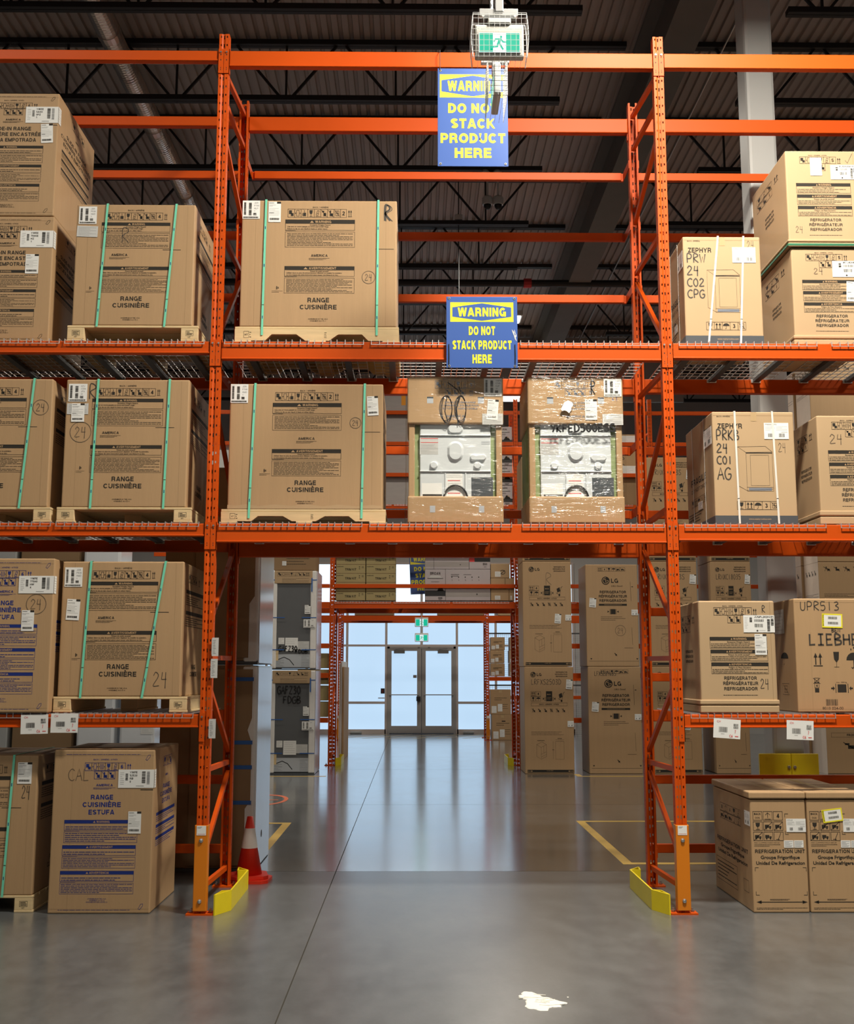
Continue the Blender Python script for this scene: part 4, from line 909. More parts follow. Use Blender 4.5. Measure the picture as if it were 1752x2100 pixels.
tall_carton('tall range carton with blue print and CAL written on it, on the floor', -1.19, -.397, .051, .95, .0, 1.246, 'blue_ink', RL, d9)
def d6(c, r, t):
    if t is None: c.circle24(.83, .30, .10)
    else: wrap_label(t, c, r, .115, .23, ('YWFE', '775H0', 'HW', '4')); sticker(t, c, .69, .34, .815, .475, 'slip')
tall_carton('tall range carton with blue print and circled 24 on the lowest left shelf', -2.02, -1.232, -.03, .85, 1.538, 2.758, 'blue_ink', RL, d6)
def d1(c, r, t):
    if t is None: c.line((.86, .262), (.99, .262), .006, 'ink')
    else: wrap_label(t, c, r, .112, .245, ('YWEE', '5A0H', '0PZ', '1')); sticker(t, c, .815, .255, .945, .41, 'slip', rot=-.05)
tall_carton('slide-in range carton topmost of the left stack on the upper shelf', -2.21, -1.422, .08, 1.15, 5.69, 6.80, 'ink', SL, d1)
def d2(c, r, t):
    if t is not None: wrap_label(t, c, r, .115, .25, ('YWEE', '750H0', 'HZ', '1')); sticker(t, c, .715, .305, .855, .46, 'slip')
tall_carton('slide-in range carton under another in the left stack on the upper shelf', -2.20, -1.412, .08, 1.0, 4.586, 5.685, 'ink', SL, d2)

# ---- wine cooler cartons at the right
def zephyr_print(c, hand, url=True):
    c.text('BACK, ARRIÈRE', .14, .042, .012, 'ink', w=.165); c.text('ZEPHYR', .215, .128, .046, 'ink', w=.30)
    c.rect(.0, .925, 1, .997, 'charcoal'); c.text('www.zephyronline.com', .54, .955, .014, 'card_pale', w=.27, bold=False, l=1)
    x0, x1, y0, y1 = .30, .72, .31, .735; t = .0022; k = 'ink'
    q = [(x0+.10, y0+.055), (x1, y0+.05), (x1, y1-.045), (x0+.10, y1-.03)]
    c.path(q+[q[0]], t, k); c.path([q[0], (x0, y0+.005), (x0, y1-.07), q[3]], t, k); c.path([(x0, y0+.005), (x1-.08, y0), q[1]], t, k)
    c.frame(x0+.15, y0+.08, x1-.045, y1-.075, t, k); c.rect(x0+.10, y0+.056, x1, y0+.064, k); c.rect(x0+.12, y1-.055, x1-.02, y1-.03, 'faded_ink'); c.frame(x0+.10, y1-.06, x1, y1-.025, t, k)
    c.row(['glass', 'up', 'umb', '3', 'nogrid'], .27, .80, .775, .873)
    y = .165
    for w, h, wd in hand: c.hand(w, .045, y, h, 'marker', wd, .010); y += h+.032
    c.rect(.475, .004, .545, .085, 'tape', 1)
def zephyr_side(c):
    c.text('ZEPHYR', .82, .13, .042, 'ink', w=.26); c.text('FRAGILE', .45, .52, .062, 'ink', w=.55); c.text('DO NOT DROP', .45, .60, .036, 'ink', w=.55, bold=False)
    c.row(['glass', 'up', 'umb', '3', 'nogrid'], .15, .68, .72, .75); c.fine(.05, .80, .6, .90, 4, 'ink', 3); c.rect(0, .925, 1, .997, 'charcoal'); c.ring(.17, .87, .03, .02, .004, 'ink'); c.ring(.17, .845, .03, .02, .004, 'ink')
def cooler_carton(label, x0, x1, y0, y1, z0, z1, hand, straps, lab, extra):
    t, mb = carton(label, x0, x1, y0, y1, z0, z1, 'wine_cooler_carton', 'carton', 'wine cooler cartons', m='card_pale')
    c = front(mb, x0, x1, y0, z0, z1); zephyr_print(c, hand); c.hand('24', *extra, .08, 'pencil', .1, .004)
    l = leftf(mb, x0, y0, y1, z0, z1); zephyr_side(l); mb.build('box', t)
    sticker(t, c, lab[0], .10, lab[0]+.30, .245, 'addr', ('PRW24C02CPG',)); sticker(t, l, .68, .12, .97, .28, 'addr', ('PRW',)); sticker(t, l, .42, .73, .57, .80, 'fine', name='small_label')
    for a, b in straps: strap(t, x0+b*(x1-x0), 0, x0+a*(x1-x0), y0, y1, z0+.003, z1, 'white_strap', .016)
    mb = MB()
    for f in (.3, .74): mb.bar((x0-.004, y0+f*(y1-y0), z0+.004), (x0-.004, y0+f*(y1-y0), z1), .012, .0016, 'white_strap', (1, 0, 0))
    mb.build('strap', t)
cooler_carton('strapped carton with PRW 24 C02 CPG written on it, upper right shelf', 3.925, 4.583, .06, .70, 4.586, 5.526, (('PRW', .08, .25), ('24', .085, .17), ('C02', .075, .23), ('CPG', .075, .23)), ((.455, .29), (.785, .70)), (.635,), (.83, .04))
cooler_carton('strapped carton with PRKB 24 C01 AG written on it, middle right shelf', 4.123, 4.803, .07, .98, 3.062, 4.005, (('PRKB', .09, .29), ('24', .08, .15), ('C01', .07, .2), ('AG', .105, .18)), ((.275, .29), (.735, .765)), (.632,), (.80, .28))

# ---- black printed refrigerator cartons, tray at the bottom
def fridge_print(c, H=.885):
    k = 'ink'; f = lambda v: v*H/.885
    c.text('BACK • ARRIÈRE • ATRÁS', .45, f(.048), .011, k); c.row(['clamp', 'side', 'grid', 'glass', 'tilt', '5'], .20, f(.062), .70, f(.13)); c.icon('up', .71, f(.062), .775, f(.135), box=False); c.row(['no1', 'no2'], .38, f(.13), .55, f(.2))
    for i, (ti, y, su) in enumerate((('WARNING', .327, 'Excessive Weight Hazard'), ('AVERTISSEMENT', .441, 'Risque de poids excessif'), ('ADVERTENCIA', .555, 'Peligro de Peso Excesivo'))):
        c.warn(ti, .137+.005*i, .885+.003*i, f(y), f(y+.031), f(y+.099), k, sub=su, seed=i+2, nf=3)
    for i, (w, ww) in enumerate((('REFRIGERATOR', .425), ('RÉFRIGÉRATEUR', .458), ('REFRIGERADOR', .435))): c.text(w, .52, f(.692+.047*i), .03, k, w=ww)
    c.fine(.29, f(.838), .74, f(.848), 1, k, 3, .004)
def fridge_side(c):
    c.row(['glass', 'tilt', 'no1'], .15, .12, .6, .19); c.row(['no1', 'no2', '5'], .15, .2, .6, .27); c.icon('up', .65, .12, .8, .2, box=False)
    for i, w in enumerate(('REFRIGERATOR', 'RÉFRIGÉRATEUR', 'REFRIGERADOR')): c.text(w, .5, .45+.045*i, .026, 'ink')
def fridge_carton(label, x0, x1, y0, y1, z0, z1, tray, deco, name='undercounter_refrigerator_carton'):
    t = thing(name, label, 'carton', ((x0+x1)/2, (y0+y1)/2, z0), 'undercounter refrigerator cartons')
    h = (z1-z0)*tray; mb = MB(); mb.rbox(x0+.008, x1-.008, y0+.008, y1-.008, z0+h*.55, z1, 'card_pale', .012)
    c = front(mb, x0+.008, x1-.008, y0+.008, z0, z1); fridge_print(c, 1-tray); l = leftf(mb, x0+.008, y0, y1, z0, z1); fridge_side(l); c.line((.94, .01), (.94, 1-tray), .003, 'crease', -1)
    deco(c, None); mb.build('box', t); deco(c, t)
    mb = MB(); mb.rbox(x0, x1, y0, y1, z0, z0+h*.56, 'card_pale', .008); mb.build('bottom_tray', t)
    mb = MB(); mb.rbox(x0-.003, x1+.003, y0-.003, y1+.003, z0+h*.63, z0+h, 'card_pale', .008); mb.build('bottom_flange', t)
    return t
def d19(c, t):
    if t is None: c.hand('24', .78, .70, .085, 'marker', .12, .005); c.hand('R', .835, .045, .06, 'marker', .05, .005)
    else: sticker(t, c, .585, .13, .995, .285, 'model', ('JUGFL242HX01',)); sticker(t, c, .725, .30, .88, .485, 'slip')
fridge_carton('undercounter refrigerator carton labelled JUGFL242HX01 on the lowest right shelf', 3.936, 4.566, .01, .72, 1.538, 2.430, .115, d19)
def d16(c, t):
    if t is None: c.hand('24', .30, .21, .06, 'pencil', .14, .005)
    else: sticker(t, c, .555, .135, .99, .30, 'model', ('KUDF204',)); sticker(t, c, .74, .345, .92, .55, 'slip', rot=.05)
fridge_carton('refrigerator carton at the bottom of the right stack, upper shelf', 4.846, 5.486, .08, .94, 4.586, 5.44, .10, d16)
def d15(c, t):
    if t is None: c.hand('24', .10, .79, .065, 'pencil', .11, .004); c.path([(.83, .1), (.86, .13), (.93, .03)], .004, 'marker')
    else: sticker(t, c, .62, .15, .98, .30, 'model', ('KUDF204KPA',)); sticker(t, c, .34, .075, .50, .26, 'none', name='blank_paper')
o15 = fridge_carton('refrigerator carton on top of the right stack, green strap below it', 4.834, 5.474, .08, 1.05, 5.452, 6.319, .075, d15)
mb = MB(); mb.bar((4.825, .066, 5.463), (5.48, .066, 5.463), .005, .018, 'green_strap'); mb.bar((4.826, .066, 5.463), (4.826, 1.06, 5.463), .005, .018, 'green_strap'); mb.build('strap', o15)
def d18(c, t):
    if t is None: c.hand('24', .165, .175, .085, 'pencil', .19, .006)
    else: sticker(t, c, .6, .13, .98, .27, 'model', ('KUDF204',))
fridge_carton('refrigerator carton right of the PRKB carton on the middle shelf', 4.993, 5.633, .08, .68, 3.062, 3.980, .125, d18)

def liebherr():
    x0, x1, y0, y1, z0, z1 = 4.744, 5.494, .10, .66, 1.538, 2.455
    t, mb = carton('big carton with UPR513 handwritten at its top and a yellow label', x0, x1, y0, y1, z0, z1, 'freezer_carton', 'carton', None, 'card')
    c = front(mb, x0, x1, y0, z0, z1); c.hand('UPR513', .07, .03, .075, 'marker', .44, .007); c.hand('BEN', .40, .265, .032, 'marker', .10, .006)
    c.hand('LIEBHERR', .15, .315, .095, 'marker', .74, .014)
    c.icon('up', .175, .465, .30, .61, box=False); c.icon('glass', .375, .45, .50, .625, box=False); c.icon('umb', .53, .45, .72, .64, box=False, t=.008)
    for x, y in ((.60, .45), (.63, .435), (.66, .45)): c.ell(x, y, .006, .01, 'ink')
    c.frame(.19, .745, .235, .785, .004, 'ink'); c.path([(.175, .70), (.25, .75)], .004, 'ink'); c.path([(.25, .70), (.175, .75)], .004, 'ink'); c.frame(.19, .70, .235, .74, .004, 'ink'); c.text('4', .2125, .766, .022, 'ink'); c.rect(.19, .79, .235, .825, 'ink')
    c.rect(.435, .755, .53, .825, 'ink'); c.rect(.413, .75, .42, .83, 'ink'); c.rect(.545, .75, .552, .83, 'ink'); c.text('max. 1000 kg', .48, .737, .012, 'ink', bold=False)
    c.poly([(.405, .79), (.385, .77), (.385, .783), (.365, .783), (.365, .797), (.385, .797), (.385, .81)], 'ink'); c.poly([(.56, .79), (.58, .77), (.58, .783), (.60, .783), (.60, .797), (.58, .797), (.58, .81)], 'ink')
    c.barcode(.305, .885, .43, .94, 'ink', 5, False, 16, 0); c.text('8010 024-00', .375, .962, .022, 'ink', w=.225, bold=False)
    c.line((.17, .3), (.16, .98), .002, 'crease')
    l = leftf(mb, x0, y0, y1, z0, z1); l.icon('umb', .3, .45, .7, .6, box=False); l.icon('nogrid', .35, .75, .65, .85); mb.build('box', t)
    sticker(t, c, .305, .135, .522, .255, 'yellow', rot=.03, name='yellow_label'); sticker(t, l, .1, .08, .55, .3, 'fine', m='paper_grey', name='plastic_pouch')
liebherr()

# ---- the two refrigeration unit cartons on the floor
def unit(x0, x1, label, yel):
    y0, y1, z1 = .05, 1.16, .922; t = thing('refrigeration_unit_carton', label, 'carton', ((x0+x1)/2, .6, 0), 'refrigeration unit cartons')
    mb = MB(); mb.rbox(x0+.004, x1-.004, y0, y1, 0, .86, 'card', .010); c = front(mb, x0, x1, y0, 0, z1); k = 'ink'
    gx = [.055+.182*i for i in range(3)]; gy = [.165+.085*i for i in range(3)]
    for i, ic in enumerate(('B', 'uparrow', '4', 'glass', 'notruck', 'notruck', 'notruck', 'truck', 'dolly')):
        a, b = gx[i % 3], gy[i//3]
        if ic == 'B': c.frame(a, b, a+.16, b+.072, .004, k); c.text('BACK', a+.08, b+.02, .016, k, w=.12); c.text('DOS', a+.08, b+.052, .014, k)
        else: c.icon(ic, a, b, a+.16, b+.072, k, True, .004)
    c.text('MAX. CLAMPING FORCE 1000 LBS', .06, .425, .009, k, w=.45, al='l', bold=False); c.fine(.06, .435, .52, .458, 2, k, 4, .003)
    c.text('REFRIGERATION UNIT', .51, .495, .030, k, w=.88); c.text('Groupe Frigorifique', .51, .545, .026, k, w=.69); c.text('Unidad De Refrigeracion', .51, .592, .026, k, w=.86)
    for x, y, sx, sy in ((.06, .63, 1, 1), (.96, .63, -1, 1), (.06, .855, 1, -1), (.96, .855, -1, -1), (.62, .185, 1, 1), (.62, .355, 1, -1)): c.path([(x+sx*.06, y), (x, y), (x, y+sy*.03)], .004, k)
    c.line((.12, .912), (.9, .912), .006, k); c.poly([(.06, .912), (.15, .898), (.15, .926)], k); c.poly([(.96, .912), (.87, .898), (.87, .926)], k); c.fine(.3, .885, .72, .90, 2, k, 5, .003); c.fine(.06, .955, .95, .975, 2, k, 7, .003)
    l = leftf(mb, x0+.004, y0, y1, 0, z1); l.row(['B', 'uparrow', '4', 'glass', 'tilt'], .2, .19, .75, .26, k); l.row(['notruck', 'notruck', 'truck', 'dolly', 'tilt'], .2, .265, .75, .33, k)
    l.text('REFRIGERATION UNIT', .5, .52, .036, k, w=.82); l.text('Groupe Frigorifique', .5, .575, .030, k, w=.62); l.text('Unidad De Refrigeracion', .5, .63, .030, k, w=.78); l.frame(.05, .70, .62, .90, .004, k); l.fine(.08, .72, .6, .88, 5, k, 6, .008); l.frame(.78, .76, .9, .86, .004, k)
    c.line((.05, .30), (.30, .30), .001, 'crease'); mb.build('box', t)
    mb = MB(); mb.rbox(x0-.006 if not yel else x0, x1-.002, y0-.012, y1+.01, .868, z1, 'card', .010); lo = mb.build('lid', t)
    mb = MB(); mb.box((x0+x1)/2-.03, (x0+x1)/2+.03, y0, y1, z1, z1+.001, 'tape'); mb.build('tape', lo)
    sticker(t, c, .64, .225, .985, .335, 'addr', ('HZTS-024',)); sticker(t, c, .585, .405, .755, .465, 'fine', name='small_label'); sticker(t, c, .765, .405, .93, .465, 'fine', m='paper', name='energy_label')
    if yel: sticker(t, c, .27, .155, .62, .26, 'yellow', rot=-.12, e=.004, name='yellow_label')
    else: sticker(t, l, .86, .17, .99, .29, 'addr', ('HZTS',))
unit(4.304, 4.750, 'refrigeration unit carton on the floor nearest the right upright', False)
unit(4.754, 5.20, 'refrigeration unit carton with a tilted yellow label at the right edge', True)

# ---- the two film wrapped kitchen ranges seen from the back
def wrapped_range(x0, x1, label, scrawl, left):
    y0, y1, z0, z1 = .08, .78, 3.062, 4.300; W, H = x1-x0, z1-z0; zc, zl = z1-.325*H, z0+.185*H
    t = thing('wrapped_kitchen_range', label, 'kitchen range', ((x0+x1)/2, .4, z0), 'film wrapped kitchen ranges')
    mb = MB(); mb.rbox(x0+.015, x1-.015, y0+.05, y1, z0+.01, zc+.02, 'green_foam', .01); mb.build('foam_padding', t)
    for a in (x0+.012, x1-.062): mb = MB(); mb.rbox(a, a+.05, y0+.02, y0+.10, zl-.02, zc+.02, 'card', .006); mb.build('corner_post', t)
    pa, pb = x0+.105, x1-.105
    mb = MB(); mb.rbox(pa, pb, y0+.028, y0+.06, zl-.03, zc+.02, 'panel_white', .008)
    c = front(mb, x0, x1, y0+.028, z0, z1)
    def zz(px, py): return x0+W*px, z1-H*py
    def pad(px, py, rx, rz, d=.016, m='panel_white'):
        X, Z = zz(px, py); n = 26; rx *= W; rz *= W; k = max(0, rz-rx) if rz > rx else 0; kx = max(0, rx-rz); r = min(rx, rz)
        def ringp(s, y): return [(X+(kx if math.cos(a) > 0 else -kx)+s*r*math.cos(a), y, Z+(k if math.sin(a) > 0 else -k)+s*r*math.sin(a)) for a in [2*math.pi*(i+.5)/n for i in range(n)]]
        A, B = ringp(1, y0+.028), ringp(.72, y0+.028-d); f = [(i, (i+1) % n, n+(i+1) % n, n+i) for i in range(n)]+[tuple(range(n, 2*n))]
        mb.mesh(A+B, f, m)
    pad(.50, .355, .085, .06); pad(.50, .51, .085, .11); pad(.735, .55, .085, .035); pad(.275, .605, .043, .043, .02); pad(.728, .605, .043, .043, .02)
    for v in (.40, .645):
        X0, Z = zz(.13, v); X1, _ = zz(.87, v); mb.rbox(X0, X1, y0+.018, y0+.03, Z-.005, Z+.005, 'panel_white', .004)
    for u in (.395, .605): X, Z = zz(u, .72); mb.rbox(X-.005, X+.005, y0+.020, y0+.03, Z-.10, Z+.08, 'panel_white', .004)
    for v in (.44, .453): c.rect(.77, v, .86, v+.007, 'panel_grey')
    c.rect(.665, .685, .89, .83, 'charcoal'); c.rect(.15, .725, .36, .82, 'paper'); c.rect(.16, .80, .36, .812, 'ink', 1)
    c.rect(.13, .415, .32, .53, 'paper_grey'); c.rect(.14, .42, .32, .424, 'red_ink', 1); c.rect(.14, .447, .32, .451, 'red_ink', 1); c.fine(.14, .46, .32, .525, 8, 'grey_ink', 5, .002, 1)
    c.rect(.405, .66, .575, .82, 'paper'); c.fine(.41, .665, .57, .69, 2, 'grey_ink', 6, .002, 1); c.rect(.42, .705, .55, .71, 'red_ink', 1); c.fine(.42, .72, .56, .78, 5, 'grey_ink', 7, .002, 1); c.rect(.42, .79, .55, .795, 'red_ink', 1)
    bp = mb.build('back_panel', t)
    mb = MB(); X, Z = zz(.50, .84); mb.tube([(X+.125*W*math.cos(a), y0+.016, Z+.10*H*math.sin(a)) for a in [math.pi*i/16 for i in range(17)]], .0075, 'black', 8); mb.build('power_cord', bp)
    mb = MB(); mb.rbox(x0, x1, y0, y1, zc, z1, 'card', .012); c = front(mb, x0, x1, y0, z0, z1); k = 'faded_ink'
    c.text('BACK • ARRIÈRE • ATRÁS', .50, .018, .010, k); c.row(['clamp', 'side', 'grid', 'glass', 'tilt', '5'], .29, .03, .70, .08, k); c.row(['no1', 'no2', 'no1'], .395, .085, .605, .13, k); c.icon('up', .64, .085, .69, .135, k, False)
    for i, w in enumerate(('DOUBLE OVEN RANGE', 'CUISINIÈRE À DOUBLE FOUR', 'ESTUFA DE HORNO DOBLE')): c.text(w, .55, .178+.021*i, .012, k, w=(.32, .39, .36)[i])
    c.text('AMERICA', .50, .272, .015, k, w=.19); c.fine(.40, .285, .6, .297, 2, k, 3, .002)
    for u in (.205, .735): c.rect(u, .14, u+.065, .185, 'panel_grey'); c.rect(u, .14, u+.065, .15, 'charcoal', 1)
    c.line((.79, .19), (.81, .32), .003, 'crease')
    if scrawl:
        for u, ru in ((.40, .065), (.55, .06)):
            for k in range(3): c.ring(u+.006*k, .22+.004*k, ru-.006*k, .085+.006*k, .006, 'black', 1)
        c.path([(.42, .04), (.52, .09), (.56, .13), (.54, .07)], .009, 'black'); c.path([(.41, .14), (.39, .24), (.42, .31)], .008, 'black'); c.path([(.55, .14), (.51, .22), (.53, .33)], .010, 'black')
    else: c.hand('R', .665, .03, .09, 'black', .055, .010); c.hand('24', .885, .11, .05, 'blue_ink', .06, .004)
    mb.build('top_cap', t)
    sticker(t, c, .80, .012, .985, .135, 'ship', ('YWFE', 'C745', 'HJP', '01')); sticker(t, c, .84 if scrawl else .60, .155, .955 if scrawl else .725, .295, 'slip', rot=.08 if scrawl else 0, e=.004); sticker(t, c, .78, .255, .995, .33, 'fine', m='paper_grey', name='silver_tape')
    mb = MB(); mb.rbox(x0+.004, x1-.004, y0+.004, y1, z0+.004, zl, 'card', .012); c = front(mb, x0, x1, y0+.004, z0, z1)
    for u in (.235, .74): c.rect(u, .88, u+.055, .925, 'panel_grey')
    mb.build('bottom_cap', t)
    if not scrawl:
        mb = MB(); c = front(mb, x0, x1, y0-.020, z0, z1); c.hand('YKFED500ESS', .235, .335, .05, 'black', .68, .014, 1, -.02); mb.build('handwriting', t)
        mb = MB(); c = front(mb, x0, x1, y0-.022, z0, z1, .002); c.poly([(.345, .225), (.38, .18), (.42, .165), (.465, .18), (.47, .205), (.455, .215), (.45, .235), (.43, .255), (.405, .24), (.38, .235), (.355, .24)], 'paper'); mb.build('torn_paper', t)
    bm = bmesh.new(); bmesh.ops.create_cube(bm, size=1); bmesh.ops.subdivide_edges(bm, edges=bm.edges[:], cuts=14, use_grid_fill=True)
    r = random.Random(5 if scrawl else 9); mb = MB(); vs = []
    bm.verts.ensure_lookup_table(); bm.verts.index_update()
    for v in bm.verts:
        g = .008+.010*r.random()+(.012*r.random() if v.co.z < -.3 else 0); vs.append(((x0+x1)/2+v.co.x*(W+2*g), (y0+y1)/2+v.co.y*(y1-y0+2*g), max(z0+.001, (z0+z1)/2+v.co.z*(H+.01))))
    mb.mesh(vs, [[v.index for v in f.verts] for f in bm.faces], 'film'); bm.free(); mb.build('stretch_film', t, True)
wrapped_range(1.590, 2.388, 'film wrapped kitchen range with black scrawled loops on its top cap', True, False)
wrapped_range(2.590, 3.388, 'film wrapped kitchen range with YKFED500ESS written under its top cap', False, True)

# ------------------------------------------------------------------ signs, cards, exit lights
def warning_sign(label, x0, x1, y, z0, z1, lines, tall, tilt=0):
    cx, cz = (x0+x1)/2, z1; t = thing('warning_sign', label, 'sign', (cx, y, z0), 'warning signs')
    mb = MB(); mb.rbox(x0, x1, y-.003, y+.003, z0, z1, 'sign_blue', .002); c = front(mb, x0, x1, y-.003, z0, z1, .0006)
    a, b, top, bot = (.03, .97, .062, .30) if tall else (.055, .945, .08, .355)
    c.rect(a, top, b, bot, 'sign_yellow'); m = (top+bot)/2; hh = (bot-top)
    e = .025 if tall else .03
    c.poly([(a+e, top+.26*hh), (.5, top+.05*hh), (b-e, top+.26*hh), (b-e, bot-.26*hh), (.5, bot-.05*hh), (a+e, bot-.26*hh)], 'sign_blue', 1)
    c.text('WARNING', .5, m, .105 if tall else .125, 'sign_yellow', w=.72 if tall else .68, l=2, bold=3)
    for s, v, h, w in lines: c.text(s, .5, v, h, 'sign_yellow', w=w, l=1, bold=3)
    mb.build('panel', t)
    for u in (.04, .96):
        for v in (.025, .975):
            g = MB(); p = c.P(u, v, 0); g.tube([p, p+Vector((0, -.004, 0))], [.012, .009], 'steel', 12); g.tube([p+Vector((0, -.0041, 0)), p+Vector((0, -.0046, 0))], .006, 'black', 10); g.build('grommet', t)
    if tall:
        for u in (.035,):
            g = MB(); g.tube([(x0+.02, y-.008, z1-.02), (x0+.02, y-.012, z1+.16), (x0+.02, y+.03, z1+.185), (x0+.02, y+.09, z1+.175)], .003, 'black', 6); g.tube([(x1-.02, y-.008, z1-.02), (x1-.02, y-.012, z1+.16), (x1-.02, y+.03, z1+.185)], .003, 'black', 6); g.build('tie_cord', t)
    else:
        for x in (x0+.02, x1-.022):
            g = MB(); g.tube([(x, y-.007, z0+.20), (x+.002, y-.009, z0+.10), (x, y-.007, z0+.025)], .004, 'black', 6); g.build('zip_tie', t)
        g = MB(); c2 = Cv(g, c.o, c.u, c.v, c.W, c.H, .0008); c2.poly([(.92, .46), (.955, .50), (.96, .55), (.985, .53), (.975, .58), (.99, .63), (.965, .60), (.95, .55), (.93, .50)], 'paper_grey', 2); c2.line((.955, .47), (.985, .56), .003, 'paper', 3); g.build('scratch_mark', t)
    return t
warning_sign('blue and yellow warning sign hanging from the topmost beam', 1.841, 2.441, -.035, 6.10, 6.988, (('DO NOT', .41, .10, .70), ('STACK', .565, .10, .63), ('PRODUCT', .715, .10, .92), ('HERE', .865, .10, .52)), True)
warning_sign('blue and yellow warning sign tied to the upper shelf beam, torn at its right edge', 1.912, 2.502, -.035, 4.343, 4.953, (('DO NOT', .48, .125, .37), ('STACK PRODUCT', .68, .125, .83), ('HERE', .875, .125, .27)), False)
t_ = warning_sign('far warning sign hanging crooked beside the grey boxed range hoods', 1.56, 2.19, 15.30, 3.545, 4.475, (('DO NOT', .41, .10, .70), ('STACK', .565, .10, .63), ('PRODUCT', .715, .10, .92), ('HERE', .865, .10, .52)), True)
t_.rotation_euler = (0, math.radians(-2.5), 0)
_m = MB(); _m.bar((1.60, 15.30, 4.46), (1.60, 15.305, 5.30), .008, .008, 'black'); _m.bar((2.15, 15.30, 4.46), (2.15, 15.305, 5.30), .008, .008, 'black'); _m.build('tie_cord', t_)

def runner(c, x, y, w, h, m, l):
    """Running figure leaving through a door."""
    P = lambda a, b: (x+a*w, y+b*h); t = h*c.H*.085
    c.ell(*P(.66, .10), .085*w, .075*h, m, l, 14)
    c.poly([P(.50, .20), P(.70, .20), P(.62, .52), P(.42, .52)], m, l)
    c.path([P(.66, .24), P(.80, .42), P(1.0, .44)], t, m, l); c.path([P(.54, .24), P(.30, .24), P(.20, .42)], t, m, l)
    c.path([P(.56, .50), P(.68, .72), P(.80, .92)], t*1.15, m, l); c.path([P(.46, .50), P(.42, .72), P(.02, .76)], t*1.15, m, l)
def exit_face(mb, x0, x1, y, z0, z1):
    c = front(mb, x0, x1, y, z0, z1, .0008); c.rect(0, 0, 1, 1, 'exit_white'); c.rect(.015, .03, .34, .97, 'exit_green', 1); c.rect(.66, .03, .985, .97, 'exit_green', 1)
    runner(c, .29, .14, .37, .78, 'exit_green', 2); c.poly([(.28, .82), (.33, .78), (.34, .97), (.28, .97)], 'exit_green', 1)
def cage(name, x0, x1, y0, y1, z0, z1, parent, st=.038, bulge=.012):
    m = MB(); r = .0013
    def wire(p, q): m.bar(p, q, r*1.6, r*1.6, 'wire')
    x = x0
    while x <= x1+.001:
        wire((x, y0, z0), (x, y0, z1)); wire((x, y0, z0), (x, y1, z0)); x += (x1-x0)/round((x1-x0)/st)
    n = round((z1-z0)/st)
    for k in range(n+1):
        z = z0+(z1-z0)*k/n; b = bulge*math.sin(math.pi*k/n); wire((x0-b, y0, z), (x1+b, y0, z)); wire((x0-b, y0, z), (x0-b, y1, z)); wire((x1+b, y0, z), (x1+b, y1, z))
    for s, xx in ((-1, x0), (1, x1)):
        m.tube([(xx+s*bulge*math.sin(math.pi*k/8), y0+.02, z0+(z1-z0)*k/8) for k in range(9)], .004, 'wire', 6); m.tube([(xx+s*bulge*math.sin(math.pi*k/8), y1, z0+(z1-z0)*k/8) for k in range(9)], .004, 'wire', 6)
    for y in (y0+.02, y1): m.bar((x0, y, z1), (x1, y, z1), .005, .005, 'wire')
    m.build(name, parent)
